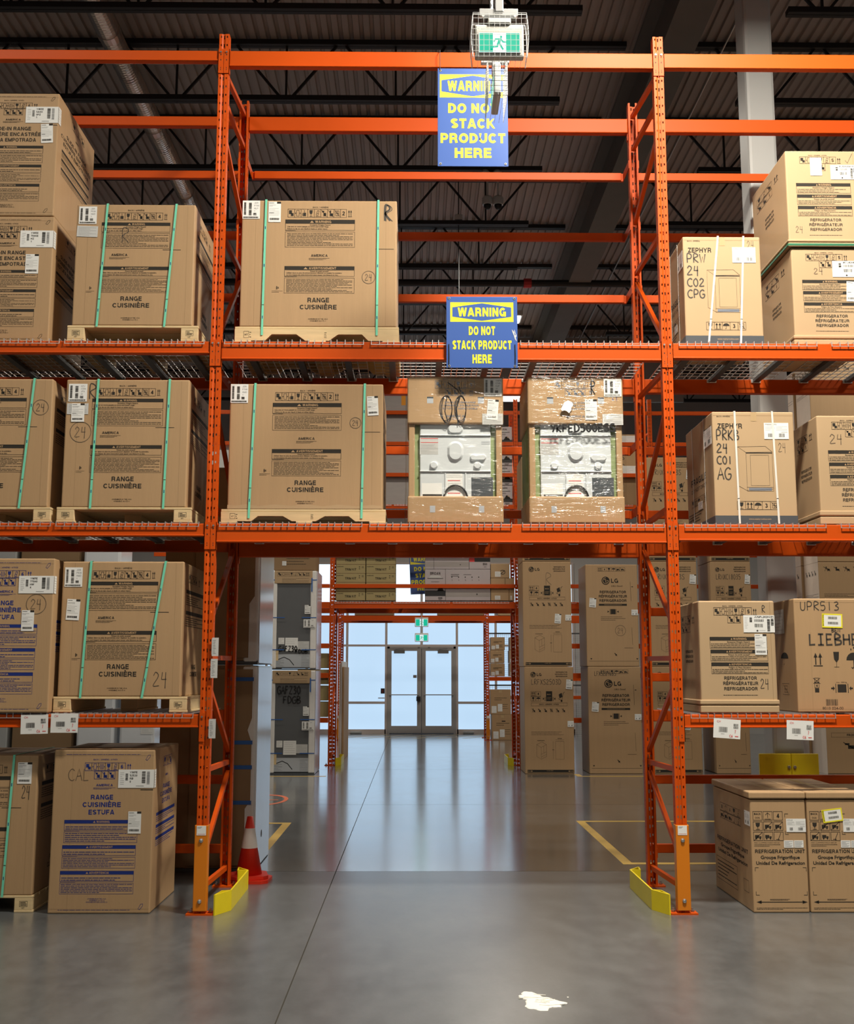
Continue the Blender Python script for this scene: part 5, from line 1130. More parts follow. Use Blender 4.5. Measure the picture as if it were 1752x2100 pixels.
def exit_signs():
    t = thing('exit_sign', 'green running man exit sign in a wire cage hanging near the top of the picture', 'exit sign', (2.23, -1.88, 6.03), 'caged exit signs')
    m = MB(); m.rbox(2.060, 2.398, -1.86, -1.80, 6.035, 6.275, 'sign_housing', .012); m.build('housing', t)
    m = MB(); m.box(2.085, 2.374, -1.866, -1.861, 6.062, 6.212, 'sign_housing'); exit_face(m, 2.088, 2.371, -1.866, 6.064, 6.210); m.build('lit_face', t)
    m = MB(); m.rbox(2.15, 2.31, -1.87, -1.79, 6.276, 6.32, 'sign_housing', .01); m.build('canopy', t)
    m = MB(); m.rbox(2.092, 2.36, -1.85, -1.81, 6.345, 6.40, 'steel', .004); m.box(2.11, 2.345, -1.853, -1.807, 6.330, 6.346, 'dark_steel'); m.rbox(2.20, 2.26, -1.86, -1.80, 6.37, 6.47, 'steel', .006)
    for x in (2.118, 2.338): m.tube([(x, -1.855, 6.335), (x, -1.87, 6.335)], .010, 'wire', 10)
    m.build('hanger_channel', t)
    m = MB(); m.tube([(2.23, -1.83, 6.45), (2.23, -1.83, 11.0)], .014, 'steel', 8); m.build('rod', t)
    m = MB(); m.tube([(2.178+.006*math.sin(k*1.6), -1.83+.006*math.cos(k*1.6), 6.40+.02*k) for k in range(200)], .0025, 'wire', 4); m.build('chain', t)
    cage('wire_cage', 2.045, 2.413, -1.92, -1.77, 6.005, 6.325, t)
    # second sign seen from its edge, hanging a little behind the first
    t = thing('exit_sign', 'caged exit sign seen edge on below the front one, before the upper warning sign', 'exit sign', (2.27, -1.2, 6.0), 'caged exit signs')
    xc, z0, z1, y0, y1 = 2.262, 6.105, 6.345, -1.25, -.91
    m = MB(); m.rbox(xc-.026, xc+.026, y0, y1, z0, z1, 'grey_paint', .01); m.build('housing', t)
    m = MB(); c = leftf(m, xc-.027, y0+.02, y1-.02, z0+.03, z1-.06); c.rect(0, 0, 1, 1, 'exit_green'); c.rect(.34, .03, .66, .97, 'exit_white', 1); runner(c, .29, .14, .37, .78, 'exit_green', 2); m.build('lit_face', t)
    m = MB(); m.rbox(xc-.115, xc+.10, -1.10, -1.06, 6.43, 6.475, 'steel', .004); m.rbox(xc-.03, xc+.03, -1.12, -1.04, 6.345, 6.44, 'steel', .005)
    m.tube([(xc-.03, -1.08, 6.47), (xc-.03, -1.08, 11)], .014, 'steel', 8); m.tube([(xc+.02, -1.08, 6.47), (xc+.02, -1.08, 11)], .008, 'wire', 6); m.build('hanger_channel', t)
    g = MB(); st = .038; r = .0022
    for s in (-1, 1):
        x = xc+s*.07; y = y0-.04
        while y < y1+.04: g.bar((x, y, z0-.04), (x, y, z1+.08), r, r, 'wire'); y += st
        z = z0-.04
        while z < z1+.08: g.bar((x, y0-.04, z), (x, y1+.04, z), r, r, 'wire'); g.bar((xc-.07, y0-.04, z), (xc+.07, y0-.04, z), r, r, 'wire'); z += st
    for k in range(-1, 2): g.bar((xc+k*.035, y0-.04, z0-.04), (xc+k*.035, y0-.04, z1+.05), r, r, 'wire'); g.bar((xc+k*.035, y0-.04, z0-.04), (xc+k*.035, y1+.04, z0-.04), r, r, 'wire')
    g.build('wire_cage', t)
    for i, (z0, z1, w) in enumerate(((3.28, 3.57, 'upper'), (2.82, 3.085, 'lower'))):
        t = thing('exit_sign', 'far green exit sign above the double door, %s of two' % w, 'exit sign', (1.86, 22.5-.25*i, z0), 'far exit signs'); y = 22.45-.25*i; k = (y+9.04)/35.24
        x0, x1 = 1.66+(1.65-1.66)*k, 1.66+(2.07-1.66)*k; zz = lambda z: 1.85+(z-1.85)*k
        m = MB(); m.rbox(x0, x1, y, y+.06, zz(z0), zz(z1), 'white_plastic', .01); m.build('housing', t)
        m = MB(); exit_face(m, x0+.02, x1-.02, y-.004, zz(z0)+.02, zz(z1)-.045); m.build('lit_face', t)
        m = MB(); m.tube([((x0+x1)/2, y+.03, zz(z1)), ((x0+x1)/2, y+.03, 11.06)], .012, 'grey_paint', 8); m.build('pole', t)
exit_signs()

def shelf_card(x, z, rot, label):
    t = thing('shelf_label_card', label, 'label', (x, -.02, z), 'paper labels on the lowest shelf beams')
    m = MB(); m.box(x-.107, x+.107, -.0195, -.018, z-.075, z+.075, 'paper'); m.build('card', t)
    q = MB(); c = front(q, x-.107, x+.107, -.0200, z-.075, z+.075, .0008)
    c.text('CH', .12, .14, .10, 'red_ink', al='l', bold=False); c.barcode(.20, .42, .52, .68, 'ink', 4, False, 14); c.barcode(.74, .22, .92, .34, 'ink', 5, False, 12); c.barcode(.74, .36, .92, .46, 'ink', 6, False, 12); c.fine(.28, .76, .42, .80, 1, 'ink', 2); c.hand('7', .78, .55, .16, 'red_ink', .06, .003); c.hand('C6', .60, .80, .12, 'red_ink', .13, .003); c.fine(.8, .82, .95, .92, 1, 'red_ink', 5, .006)
    q.build('print', t); t.rotation_euler = (0, rot, 0)
shelf_card(-1.337, 1.449, -.02, 'white barcode card on the lowest left shelf beam, left one')
shelf_card(-1.102, 1.458, .0, 'white barcode card on the lowest left shelf beam, right one')
shelf_card(4.13, 1.416, .07, 'white barcode card on the lowest right shelf beam, left one')
shelf_card(4.711, 1.405, .04, 'white barcode card on the lowest right shelf beam, right one')

# ------------------------------------------------------------------ floor things
def cones():
    for i, (dx, dy, z0, rot) in enumerate(((0, 0, .03, .2), (.03, -.02, 0, -.05))):
        x, y = .165+dx, 1.46+dy; t = thing('traffic_cone', ('red traffic cone with a white band beside the left upright', 'second red cone under the banded one, only its base showing')[i], 'traffic cone', (x, y, z0), 'nested traffic cones')
        t.rotation_euler = (0, 0, rot); b = .165
        m = MB(); m.extr([(x-b, y-b*.7), (x-b*.7, y-b), (x+b*.7, y-b), (x+b, y-b*.7), (x+b, y+b*.7), (x+b*.7, y+b), (x-b*.7, y+b), (x-b, y+b*.7)], z0, z0+.028, 'cone_red'); m.build('base', t)
        if i == 0:
            m = MB(); m.tube([(x, y, z0+.028), (x, y, z0+.26), (x, y, z0+.261), (x, y, z0+.43), (x, y, z0+.431), (x, y, z0+.53), (x, y, z0+.532)], [.118, .072, .073, .045, .044, .026, .018], 'cone_red', 24); m.build('body', t, True)
            m = MB(); m.tube([(x, y, z0+.258), (x, y, z0+.43)], [.0745, .0468], 'cone_white', 24, False); m.build('reflective_band', t, True)
        else:
            m = MB(); m.tube([(x, y, .0275), (x, y, .03)], [.09, .085], 'cone_red', 20); m.build('body', t, True)
cones()
def marks():
    def tape(name, label, quads, m='floor_yellow', cat='floor marking'):
        q = MB()
        for x0, x1, y0, y1 in quads: q.box(x0, x1, y0, y1, .0002, .0015, m)
        tag(q.build(name), label, cat)
    tape('floor_tape', 'worn yellow floor tape outline right of the walkway', [(3.70, 3.80, 2.30, 5.56), (3.80, 9.5, 2.30, 2.40), (3.80, 9.5, 5.46, 5.56)])
    tape('floor_tape', 'worn yellow floor tape outline beside the wrapped appliances at left', [(.02, .12, 3.1, 5.4), (-3, .02, 5.3, 5.4)])
    tape('floor_tape', 'yellow floor tape line along the front of the refrigerator cartons', [(4.6, 12, 11.72, 11.80), (4.6, 4.70, 11.8, 12.2)])
    tape('floor_tape', 'yellow floor tape under the black backed refrigerators', [(-1.2, .05, 11.72, 11.82)])
    q = MB()
    for k in range(6):
        x = -.6+k*.72; q.mesh([(x, 23.6, .0015), (x+.09, 23.6, .0015), (x+1.5, 25.7, .0015), (x+1.41, 25.7, .0015)], [(0, 1, 2, 3)], 'floor_yellow')
    tag(q.build('floor_hatching'), 'yellow diagonal hatching on the floor before the glass doors', 'floor marking')
    q = MB(); n = 28
    for r0, r1 in ((.30, .36),):
        for i in range(n):
            a, b = 2*math.pi*i/n, 2*math.pi*(i+1)/n; q.face([(-.57+r*math.cos(t), 7.95+r*2.0*math.sin(t), .0015) for r, t in ((r0, a), (r1, a), (r1, b), (r0, b))], 'floor_red')
    q.box(-.79, -.35, 7.92, 7.98, .0006, .0014, 'floor_red'); tag(q.build('floor_decal'), 'round red floor decal near the black backed refrigerators', 'floor marking')
    r = random.Random(4); q = MB(); cx, cy = 2.385, -2.33; pts = []; n = 60
    for i in range(n):
        a = 2*math.pi*i/n; k = 1+.16*math.sin(a*3+1)+.10*math.sin(a*7)+.16*r.random()-.08
        pts.append((cx+.118*k*math.cos(a), cy+.150*k*math.sin(a)*(1-.4*math.cos(a))+.05*-math.cos(a)))
    top = [(cx+(x-cx)*.93, cy+(y-cy)*.93, .004) for x, y in pts]; bot = [(x, y, .0005) for x, y in pts]
    q.mesh(bot+top, [(i, (i+1) % n, n+(i+1) % n, n+i) for i in range(n)]+[tuple(range(n, 2*n))], 'paint_white')
    for k in range(14):
        a = r.uniform(0, 6.28); d = r.uniform(.1, .95); x, y = cx+.11*d*math.cos(a), cy+.13*d*math.sin(a); a2 = r.uniform(-.5, .5); L = r.uniform(.02, .05)
        q.bar((x-L*math.cos(a2), y-L*math.sin(a2), .004), (x+L*math.cos(a2), y+L*math.sin(a2), .005), .007, .005, 'paint_white')
    q.mesh([(cx+.16+.006*math.cos(i), cy+.09+.01*math.sin(i), .001) for i in range(6)], [(0, 1, 2, 3, 4, 5)], 'paint_white')
    tag(q.build('paint_splat'), 'smeared white paint splat on the concrete in the foreground', 'paint spill')
marks()
def column_guard():
    t = thing('column_guard', 'yellow steel guard around the foot of the grey column', 'column guard', (5.2, 1.8, 0))
    for a, b in ((4.91, 5.208), (5.212, 5.47)): m = MB(); m.rbox(a, b, 1.74, 1.765, .0, 1.10, 'yellow', .006); m.build('plate', t)
    for x in (4.935, 5.435): m = MB(); m.rbox(x, x+.025, 1.765, 1.86, 0, 1.09, 'yellow', .006); m.build('side_plate', t)
    for x in (5.185, 5.240): m = MB(); m.tube([(x, 1.74, .975), (x, 1.725, .975)], [.018, .012], 'steel', 12); m.build('bolt', t)
column_guard()

# ------------------------------------------------------------------ stock behind: appliances and cartons across the cross aisle
def lg_corner(c, hand, hw=.5):
    k = 'ink'; c.lg(.18, .075, .055)
    for i, w in enumerate(('REFRIGERATOR', 'RÉFRIGÉRATEUR', 'REFRIGERADOR')): c.text(w, .88, .052+.02*i, .0105, k, al='r')
    if hand == 'R': c.hand('R', .47, .115, .11, 'pencil', .16, .006)
    elif hand: c.hand(hand, .14, .12, .048, 'marker', .62, .007)
    c.icon('up', .13, .235, .225, .278, t=.004); c.icon('4', .235, .235, .33, .278, t=.004); c.icon('glass', .13, .282, .225, .325, t=.004); c.icon('umb', .235, .282, .33, .325, t=.004)
    c.rect(.44, .232, .565, .325, k); c.text('BACK', .50, .262, .010, 'card', l=1); c.fine(.46, .285, .545, .31, 2, 'card', 3, .006, 1); c.rect(.415, .285, .425, .325, k); c.rect(.58, .285, .59, .325, k)
    c.poly([(.405, .302), (.375, .29), (.375, .314)], k); c.poly([(.60, .302), (.63, .29), (.63, .314)], k)
    c.path([(.82, .24), (.79, .25), (.76, .32), (.69, .30)], .007, k); c.poly([(.70, .262), (.76, .247), (.775, .285), (.715, .298)], k); c.ell(.755, .322, .018, .011, k)
    c.frame(.135, .34, .87, .37, .004, k); c.text('BACK / ARRIÈRE / ATRÁS', .5, .355, .011, k)
    for i in range(6): c.icon(('man', 'no1', 'no2', 'nogrid', 'man', 'man')[i], .14+.122*i, .39, .22+.122*i, .432, k, False, .006)
    c.fine(.13, .605, .87, .645, 3, k, 5, .005)
    x, y = .235, .70; t = .003; P = 'ink'; c.path([(x, y+.03), (x+.09, y+.055), (x+.09, y+.165), (x, y+.14), (x, y+.03), (x+.11, y+.005), (x+.2, y+.03), (x+.2, y+.14), (x+.09, y+.165)], t, P); c.path([(x+.09, y+.055), (x+.2, y+.03)], t, P); c.path([(x+.09, y+.12), (x+.2, y+.095)], t, P); c.path([(x+.09, y+.145), (x+.2, y+.12)], t, P); c.path([(x+.145, y+.045), (x+.145, y+.108)], t, P)
    c.frame(.62, .70, .79, .865, t, P); c.line((.57, .70), (.57, .865), t, P); c.line((.62, .685), (.79, .685), t, P); c.fine(.55, .77, .59, .785, 1, P, 4, .008); c.fine(.66, .668, .75, .678, 1, P, 4, .008); c.fine(.25, .688, .42, .697, 1, P, 6, .008)
    c.rect(.04, .962, .985, .988, k); c.text('CLAMP AREA', .5, .971, .007, 'card', l=1)
    for a, s in ((.055, 1), (.965, -1)): c.line((a, .975), (a+s*.07, .975), .007, 'card', 1); c.poly([(a+s*.10, .975), (a+s*.065, .967), (a+s*.065, .983)], 'card', 1); c.line((a-s*.005, .965), (a-s*.005, .985), .005, 'card', 1)
def lg_centre(c, hand, ring):
    k = 'ink'; c.row(['up', '4', 'glass', 'umb', 'notruck', 'truck'], .235, .03, .765, .066, k, .004); c.lg(.385, .16, .078); c.text("Life's Good", .60, .212, .016, k, w=.21, bold=False)
    for i, (w, ww) in enumerate((('REFRIGERATOR', .505), ('RÉFRIGÉRATEUR', .545), ('REFRIGERADOR', .52))): c.text(w, .52, .272+.042*i, .026, k, w=ww)
    c.rect(.245, .388, .785, .407, k); c.fine(.35, .393, .69, .402, 1, 'card', 3, .006, 1)
    c.rect(.47, .44, .565, .49, k); c.rect(.455, .44, .462, .49, k); c.rect(.573, .44, .58, .49, k); c.poly([(.445, .465), (.41, .455), (.41, .475)], k); c.poly([(.59, .465), (.625, .455), (.625, .475)], k); c.fine(.28, .508, .75, .555, 3, k, 6, .006)
    if ring: c.circle24(.65, .65, .10, '24', 'pencil', .006)
    if hand: c.hand(hand, .12, .045, .04, 'marker', .42, .007)
    c.line((.86, .17), (.87, .36), .004, k); c.line((.87, .62), (.88, .79), .004, k); c.poly([(.87, .22), (.91, .215), (.91, .225)], k)
    c.icon('no1', .515, .865, .585, .90, k, False, .006); c.line((.04, .948), (.99, .948), .004, k); c.poly([(.06, .92), (.10, .92), (.08, .935)], k); c.poly([(.94, .92), (.98, .92), (.96, .935)], k); c.fine(.72, .815, .92, .825, 1, k, 5, .006)
def lg_carton(label, x0, x1, z0, z1, kind, hand, deco=None, y0=12.26, depth=.95, m='card'):
    t = thing('refrigerator_carton', label, 'carton', ((x0+x1)/2, y0+depth/2, z0), 'tall refrigerator cartons')
    mb = MB(); mb.rbox(x0, x1, y0, y0+depth, z0, z1, m, .012); c = front(mb, x0, x1, y0, z0, z1, .0015)
    if kind == 'a': lg_corner(c, hand)
    elif kind == 'b': lg_centre(c, hand, deco == 'ring')
    elif kind == 'c':
        for i in range(4): c.icon(('man', 'no2', 'man', 'man')[i], .1+.2*i, .04, .25+.2*i, .09, 'ink', False, .008)
        c.fine(.1, .30, .9, .34, 3, 'ink', 4, .006); c.frame(.1, .62, .9, .66, .004, 'ink'); c.text('FRONT', .5, .64, .02, 'ink'); c.icon('no1', .3, .70, .6, .78, 'ink', False, .012)
    l = leftf(mb, x0, y0, y0+depth, z0, z1, .0015)
    if kind == 'c':
        l.rect(0, 0, 1, 1, 'card_white_daylit', -2)  # door daylight on the left side, painted as a paler card colour
        for i in range(4): l.icon(('man', 'no2', 'man', 'man')[i], .1+.2*i, .07, .25+.2*i, .13, 'ink', False, .008)
        l.fine(.05, .30, .95, .34, 3, 'ink', 4, .006)
    mb.build('box', t); lab = kind in 'ab'
    if lab:
        u = .66 if kind == 'a' else .07; v = .50 if kind == 'a' else .33
        if kind == 'a' and hand and len(hand) > 2: v = .12; u = .86
        sticker(t, c, u, v, u+.13, v+.09, 'slip', rot=.08, e=.004); sticker(t, c, .87, .51 if kind == 'a' else .445, .995, .565 if kind == 'a' else .50, 'addr', ('LG',), e=.0045)
    return t
G0, G1, G2, G3 = 0.0, 1.972, 3.955, 5.98
lg_carton('tall refrigerator carton marked R, nearest the walkway, second from the floor', 3.70, 4.62, G1+.004, G2, 'a', 'R')
lg_carton('tall refrigerator carton marked LRFXS2503D, standing on the floor by the walkway', 3.71, 4.63, G0, G1, 'a', 'LRFXS2503D')
lg_carton('tall refrigerator carton nearest the walkway, topmost of three', 3.70, 4.62, G2+.004, G3, 'a', None)
lg_carton('tall refrigerator carton with a circled 24, upper one of the second stack', 4.90, 5.885, G1+.004, 3.90, 'b', None, 'ring')
lg_carton('tall refrigerator carton marked LFXS28968S, floor one of the second stack', 4.91, 5.90, G0, G1, 'b', 'LFXS28968S')
lg_carton('tall refrigerator carton marked LRMXC1803S behind the right upright, second from the floor', 6.09, 7.02, G1+.004, G2, 'a', 'LRMXC1803S')
lg_carton('tall refrigerator carton behind the right upright, standing on the floor', 6.09, 7.02, G0, G1, 'a', None)
lg_carton('tall refrigerator carton behind the right upright, third up, marked RMX', 6.09, 7.02, G2+.004, G3, 'a', 'LRMXC1803S')
lg_carton('tall refrigerator carton left of the grey column, second from the floor', 7.28, 8.05, G1+.004, G2, 'a', 'LRMXC18035')
lg_carton('tall refrigerator carton left of the grey column, standing on the floor', 7.28, 7.92, G0, G1, 'b', None)
lg_carton('tall refrigerator carton left of the grey column, topmost of three', 7.28, 8.05, G2+.004, G3, 'a', None)
for k, (za, zb, w) in enumerate(((G0, G1, 'floor'), (G1+.004, G2, 'second'), (G2+.004, G3, 'third'), (G3+.004, 7.9, 'fourth'))):
    lg_carton('refrigerator carton with painted daylit side right of the grey column, %s tier, front one' % w, 9.35, 10.3, za, zb, 'c', None, y0=12.26, depth=.78)
    lg_carton('refrigerator carton with painted daylit side right of the grey column, %s tier, rear one' % w, 9.30, 10.3, za, zb, 'c', None, y0=13.06, depth=.9)

def foam_fridge(label, x0, x1, y0, z0, z1, hands, group='black backed refrigerators'):
    d = 1.03; t = thing('packed_refrigerator', label, 'refrigerator', ((x0+x1)/2, y0+d/2, z0), group); W, H = x1-x0, z1-z0
    mb = MB(); mb.rbox(x0+.06, x1-.06, y0+.02, y0+d, z0+.03, z1-.02, 'fridge_back', .01); c = front(mb, x0, x1, y0+.02, z0, z1, .001)
    c.rect(.10, .845, .87, .975, 'panel_grey'); c.fine(.12, .90, .3, .97, 7, 'charcoal', 4, .004, 1); c.fine(.68, .86, .85, .97, 9, 'charcoal', 8, .004, 1); c.path([(.16, .90), (.30, .875), (.42, .90), (.52, .955)], .014, 'black', 2); c.rect(.12, .81, .175, .91, 'wood', 3)
    mb.build('back_panel', t)
    mb = MB(); c = front(mb, x0, x1, y0+.009, z0, z1, .0)
    for i, (s, u, v, h, w) in enumerate(hands): c.hand(s, u, v, h, 'black', w, .020, 3)
    mb.build('handwriting', t)
    for a, b in ((x0, x0+.105), (x1-.115, x1)): mb = MB(); mb.rbox(a, b, y0, y0+d, z0+.02, z1-.004, 'white_foam', .02); mb.build('foam_corner', t)
    mb = MB(); mb.box(x1+.001, x1+.012, y0+.01, y0+d, z0+.01, z1-.01, 'lavender_film'); mb.build('film_wrap', t)
    mb = MB(); mb.rbox(x0+.05, x1-.08, y0-.006, y0+.02, z1-.245, z1-.002, 'card_pale', .012); c = front(mb, x0+.05, x1-.08, y0-.006, z1-.245, z1-.002, .001); c.row(['clamp', 'side', 'grid', 'glass', 'tilt', 'no1', 'no2', 'up'], .08, .12, .92, .42, 'ink', .003); c.fine(.2, .55, .9, .92, 4, 'ink', 7, .004); mb.build('top_flap', t)
    mb = MB(); mb.rbox(x0, x1, y0+.01, y0+d, z0, z0+.022, 'charcoal', .004); mb.build('base_tray', t)
    c = front(MB(), x0, x1, y0-.002, z0, z1)
    for v in (.095, .48, .80): 
        for a, b in ((0, .30), (.68, 1.0)):
            mb = MB(); p, q = c.P(a, v-.003*(v == .48), 0), c.P(b, v+.004*(v == .48), 0); mb.box(p.x, q.x, y0-.004, y0-.002, p.z-.008, p.z+.008, 'blue_tape'); mb.build('blue_tape', t)
    mb = MB(); p = c.P(.88, .075, 0); mb.box(p.x, p.x+.022, y0-.010, y0-.008, p.z-.26, p.z, 'blue_tape'); mb.build('blue_tape', t)
    sticker(t, c, .74, .35, .87, .44, 'slip', e=.008); sticker(t, c, .72, .495, .99, .58, 'ship', ('GAF',), e=.008); sticker(t, c, .17, .68, .30, .745, 'fine', e=-.015); 
    sticker(t, c, .32, .68, .60, .815, 'fine', e=-.014, ink='red_ink'); sticker(t, c, .60, .715, .85, .80, 'fine', m='paper_grey', e=-.016)
    return t
foam_fridge('white cornered packed refrigerator with a dark back marked GAFZ30 FDGB, upper one', -1.05, -.20, 12.17, 1.91, 3.765, (('GAFZ30', .18, .765, .05, .42), ('FDGB', .55, .80, .035, .28)))
foam_fridge('white cornered packed refrigerator with a dark back marked GAFZ30 FDGB, standing on the floor', -1.05, -.20, 12.17, 0, 1.90, (('GAFZ30', .17, .155, .075, .52), ('FDGB', .30, .255, .065, .40)))
t, mb = carton('brown carton lying on top of the black backed refrigerators', -1.02, -.24, 12.2, 13.1, 3.77, 4.4, m='card_dark', group=None); c = front(mb, -1.02, -.24, 12.2, 3.77, 4.4); c.fine(.3, .6, .9, .85, 3, 'ink', 2, .01); mb.build('box', t); sticker(t, c, .2, .72, .30, .85, 'fine')

def wrapped_tower(label, z0, z1, hi):
    x0, x1, y0, y1 = -.78, .150, 1.905, 2.935; t = thing('wrapped_refrigerator', label, 'refrigerator', ((x0+x1)/2, 2.4, z0), 'wrapped refrigerators beside the walkway')
    mb = MB(); mb.rbox(x0, x1-.07, y0, y1, z0+.03, z1, 'card_dark', .012); mb.build('carton_back', t)
    mb = MB(); mb.rbox(x1-.15, x1-.012, y0-.01, y1, z0+.02, z1-.01, 'white_foam', .02); mb.build('foam_corner', t)
    mb = MB(); mb.box(x1-.0115, x1, y0+.02, y1+.005, z0+.01, z1-.005, 'shiny_white'); mb.build('film_wrap', t)
    mb = MB(); mb.box(x0, x1-.01, y0, y1, z0, z0+.03, 'charcoal'); mb.build('base_tray', t)
    mb = MB(); e = x1-.05
    pts = [(x0+.3, z0+.06), (e-.05, z0+.06), (e-.05, z0+.30*(z1-z0)), (e, z0+.34*(z1-z0)), (e, z0+.62*(z1-z0)), (e-.04, z0+.68*(z1-z0)), (e, z0+.74*(z1-z0)), (e, z1-.04), (x0+.3, z1-.04)]
    mb.prism(pts, y0-.018, y0-.011, 'card_dark'); mb.build('carton_flap', t)
    for f in ((.93, .62, .50, .33) if not hi else (.9,)):
        mb = MB(); z = z0+f*(z1-z0); mb.box(x1-.26, x1-.04, y0-.022, y0-.019, z-.018, z+.018, 'blue_tape'); mb.build('blue_tape', t)
    mb = MB(); mb.tube([(x0, y0-.02, z1-.01), (x1-.1, y0-.025, z1-.012), (x1+.012, y0-.01, z1-.014), (x1+.012, y1, z1-.01)], .012, 'film', 6); mb.build('twisted_film', t)
    if not hi: mb = MB(); mb.tube([(x1+.0005, 2.36, .29), (x1+.002, 2.36, .29)], .035, 'dark_steel', 14); mb.build('round_plug', t)
wrapped_tower('cardboard backed refrigerator in shiny white film on the floor left of the walkway', 0, 1.925, False)
wrapped_tower('cardboard backed refrigerator in shiny white film, stacked on another left of the walkway', 1.935, 3.86, True)

def plain_box(name, label, x0, x1, y0, y1, z0, z1, m='card', group=None, deco=None, cat='carton'):
    t = thing(name, label, cat, ((x0+x1)/2, (y0+y1)/2, z0), group); mb = MB(); mb.rbox(x0, x1, y0, y1, z0, z1, m, .008)
    c = front(mb, x0, x1, y0, z0, z1, .0015)
    if deco: deco(c, None)
    mb.build('box', t)
    if deco: deco(c, t)
    return t
# trim kit boxes on the second rack
def trim(c, t):
    if t is None: c.text('TRIM KIT', .5, .54, .27, 'ink', w=.38); c.text('SAMSUNG', .14, .22, .09, 'ink', w=.22); c.icon('umb', .77, .18, .83, .36, 'ink', False, .005); c.icon('up', .865, .16, .95, .42, 'ink', False, .005); c.icon('truck', .77, .38, .83, .55, 'ink', False, .005); c.line((0, .985), (1, .985), .006, 'crease')
ps = None; N = ('bottom', 'second', 'third', 'fourth', 'fifth', 'top')
for cx, wname in ((0, 'left'), (1, 'right')):
    for k in range(6):
        lab = '%s trim kit box of the %s stack on the second rack' % (N[k], wname)
        if ps is None: ps = plain_box('trim_kit_box', lab, .015, .625, 14.20, 15.0, 3.335, 3.517, 'trim_card', 'trim kit boxes', trim)
        else: dup(ps, .625*cx, 0, .186*k, lab)
def broan(c, t):
    if t is None:
        c.text('BROAN', .5, .13, .085, 'ink', w=.5); c.poly([(.15, .28), (.85, .28), (.70, .20), (.30, .20)], 'paper_grey'); c.line((.12, .29), (.88, .29), .012, 'ink'); c.fine(.3, .38, .7, .42, 1, 'ink', 3, .008)
        c.ell(.74, .56, .07, .05, 'ink'); c.poly([(.66, .58), (.84, .58), (.92, .70), (.6, .70)], 'ink'); c.ell(.80, .55, .035, .03, 'card_pale', 1); c.rect(0, .68, 1, .86, 'black'); c.barcode(.64, .89, .86, .95, 'ink', 4, False, 12); c.fine(.66, .96, .8, .985, 1, 'ink', 4, .008)
plain_box('range_hood_box', 'tall grey range hood box with a dog picture on the second rack', 1.862, 2.284, 14.20, 14.8, 3.335, 3.98, 'broan_card', 'range hood boxes', broan)
def broanw(c, t):
    if t is None:
        c.rect(0, .72, 1, .88, 'pale_grey_card'); c.ell(.7, .80, .012, .03, 'ink', 1); c.fine(.12, .14, .34, .24, 2, 'ink', 5, .01); c.fine(.4, .14, .6, .2, 1, 'ink', 6, .008)
        for i in range(5): c.ell(.14+.15*i, .25, .012, .02, 'ink'); c.line((.14+.15*i, .33), (.15+.15*i, .36), .006, 'ink')
        c.fine(.12, .52, .3, .6, 2, 'ink', 7, .008); c.fine(.4, .52, .62, .6, 2, 'ink', 8, .008)
plain_box('range_hood_box', 'wide grey range hood box lying beside the box with the dog picture', 2.288, 3.215, 14.20, 14.8, 3.335, 3.98, 'broan_card', 'range hood boxes', broanw)
def broant(c, t):
    if t is None: c.rect(0, .35, 1, .80, 'pale_grey_card'); c.ell(.8, .6, .01, .05, 'ink', 1); c.line((.2, 0), (.2, 1), .006, 'ink', 1)
plain_box('range_hood_box', 'flat grey range hood box on top of the upright hood boxes, left one', 1.862, 2.775, 14.20, 14.8, 3.985, 4.22, 'broan_card', 'range hood boxes', broant)
def broanr(c, t):
    if t is None: c.rect(0, 0, 1, .35, 'black'); c.rect(0, 0, .25, .35, 'red_ink', 1); c.barcode(.65, .45, .86, .65, 'ink', 5, False, 12); c.fine(.7, .75, .82, .85, 1, 'ink', 4, .008)
plain_box('range_hood_box', 'flat grey range hood box with a black top band, right one', 2.78, 3.215, 14.20, 14.8, 3.985, 4.22, 'broan_card', 'range hood boxes', broanr)
def wr(c, t):
    if t is None: c.rect(.28, .30, .38, .36, 'black') if c.H > .3 else None
    else: sticker(t, c, .22, .55, .52, .92, 'fine', name='white_label')
for i, (x0, x1, z0, z1, w) in enumerate(((3.225, 3.60, 3.335, 3.56, 'lowest left'), (3.605, 3.715, 3.335, 3.56, 'lowest right'), (3.225, 3.52, 3.565, 3.80, 'middle left'), (3.525, 3.715, 3.565, 3.80, 'middle right'), (3.225, 3.62, 3.805, 4.10, 'top'))):
    t = plain_box('small_carton', 'small film wrapped carton beside the grey hood boxes, %s of the pile' % w, x0, x1, 14.2, 14.75, z0, z1, 'card_pale', 'film wrapped small cartons', wr)
    if i == 4: mb = MB(); c = front(mb, x0, x1, 14.198, z0, z1); c.ring(.62, .6, .13, .14, .012, 'black'); c.line((.52, .72), (.73, .48), .012, 'black'); mb.build('handwriting', t)
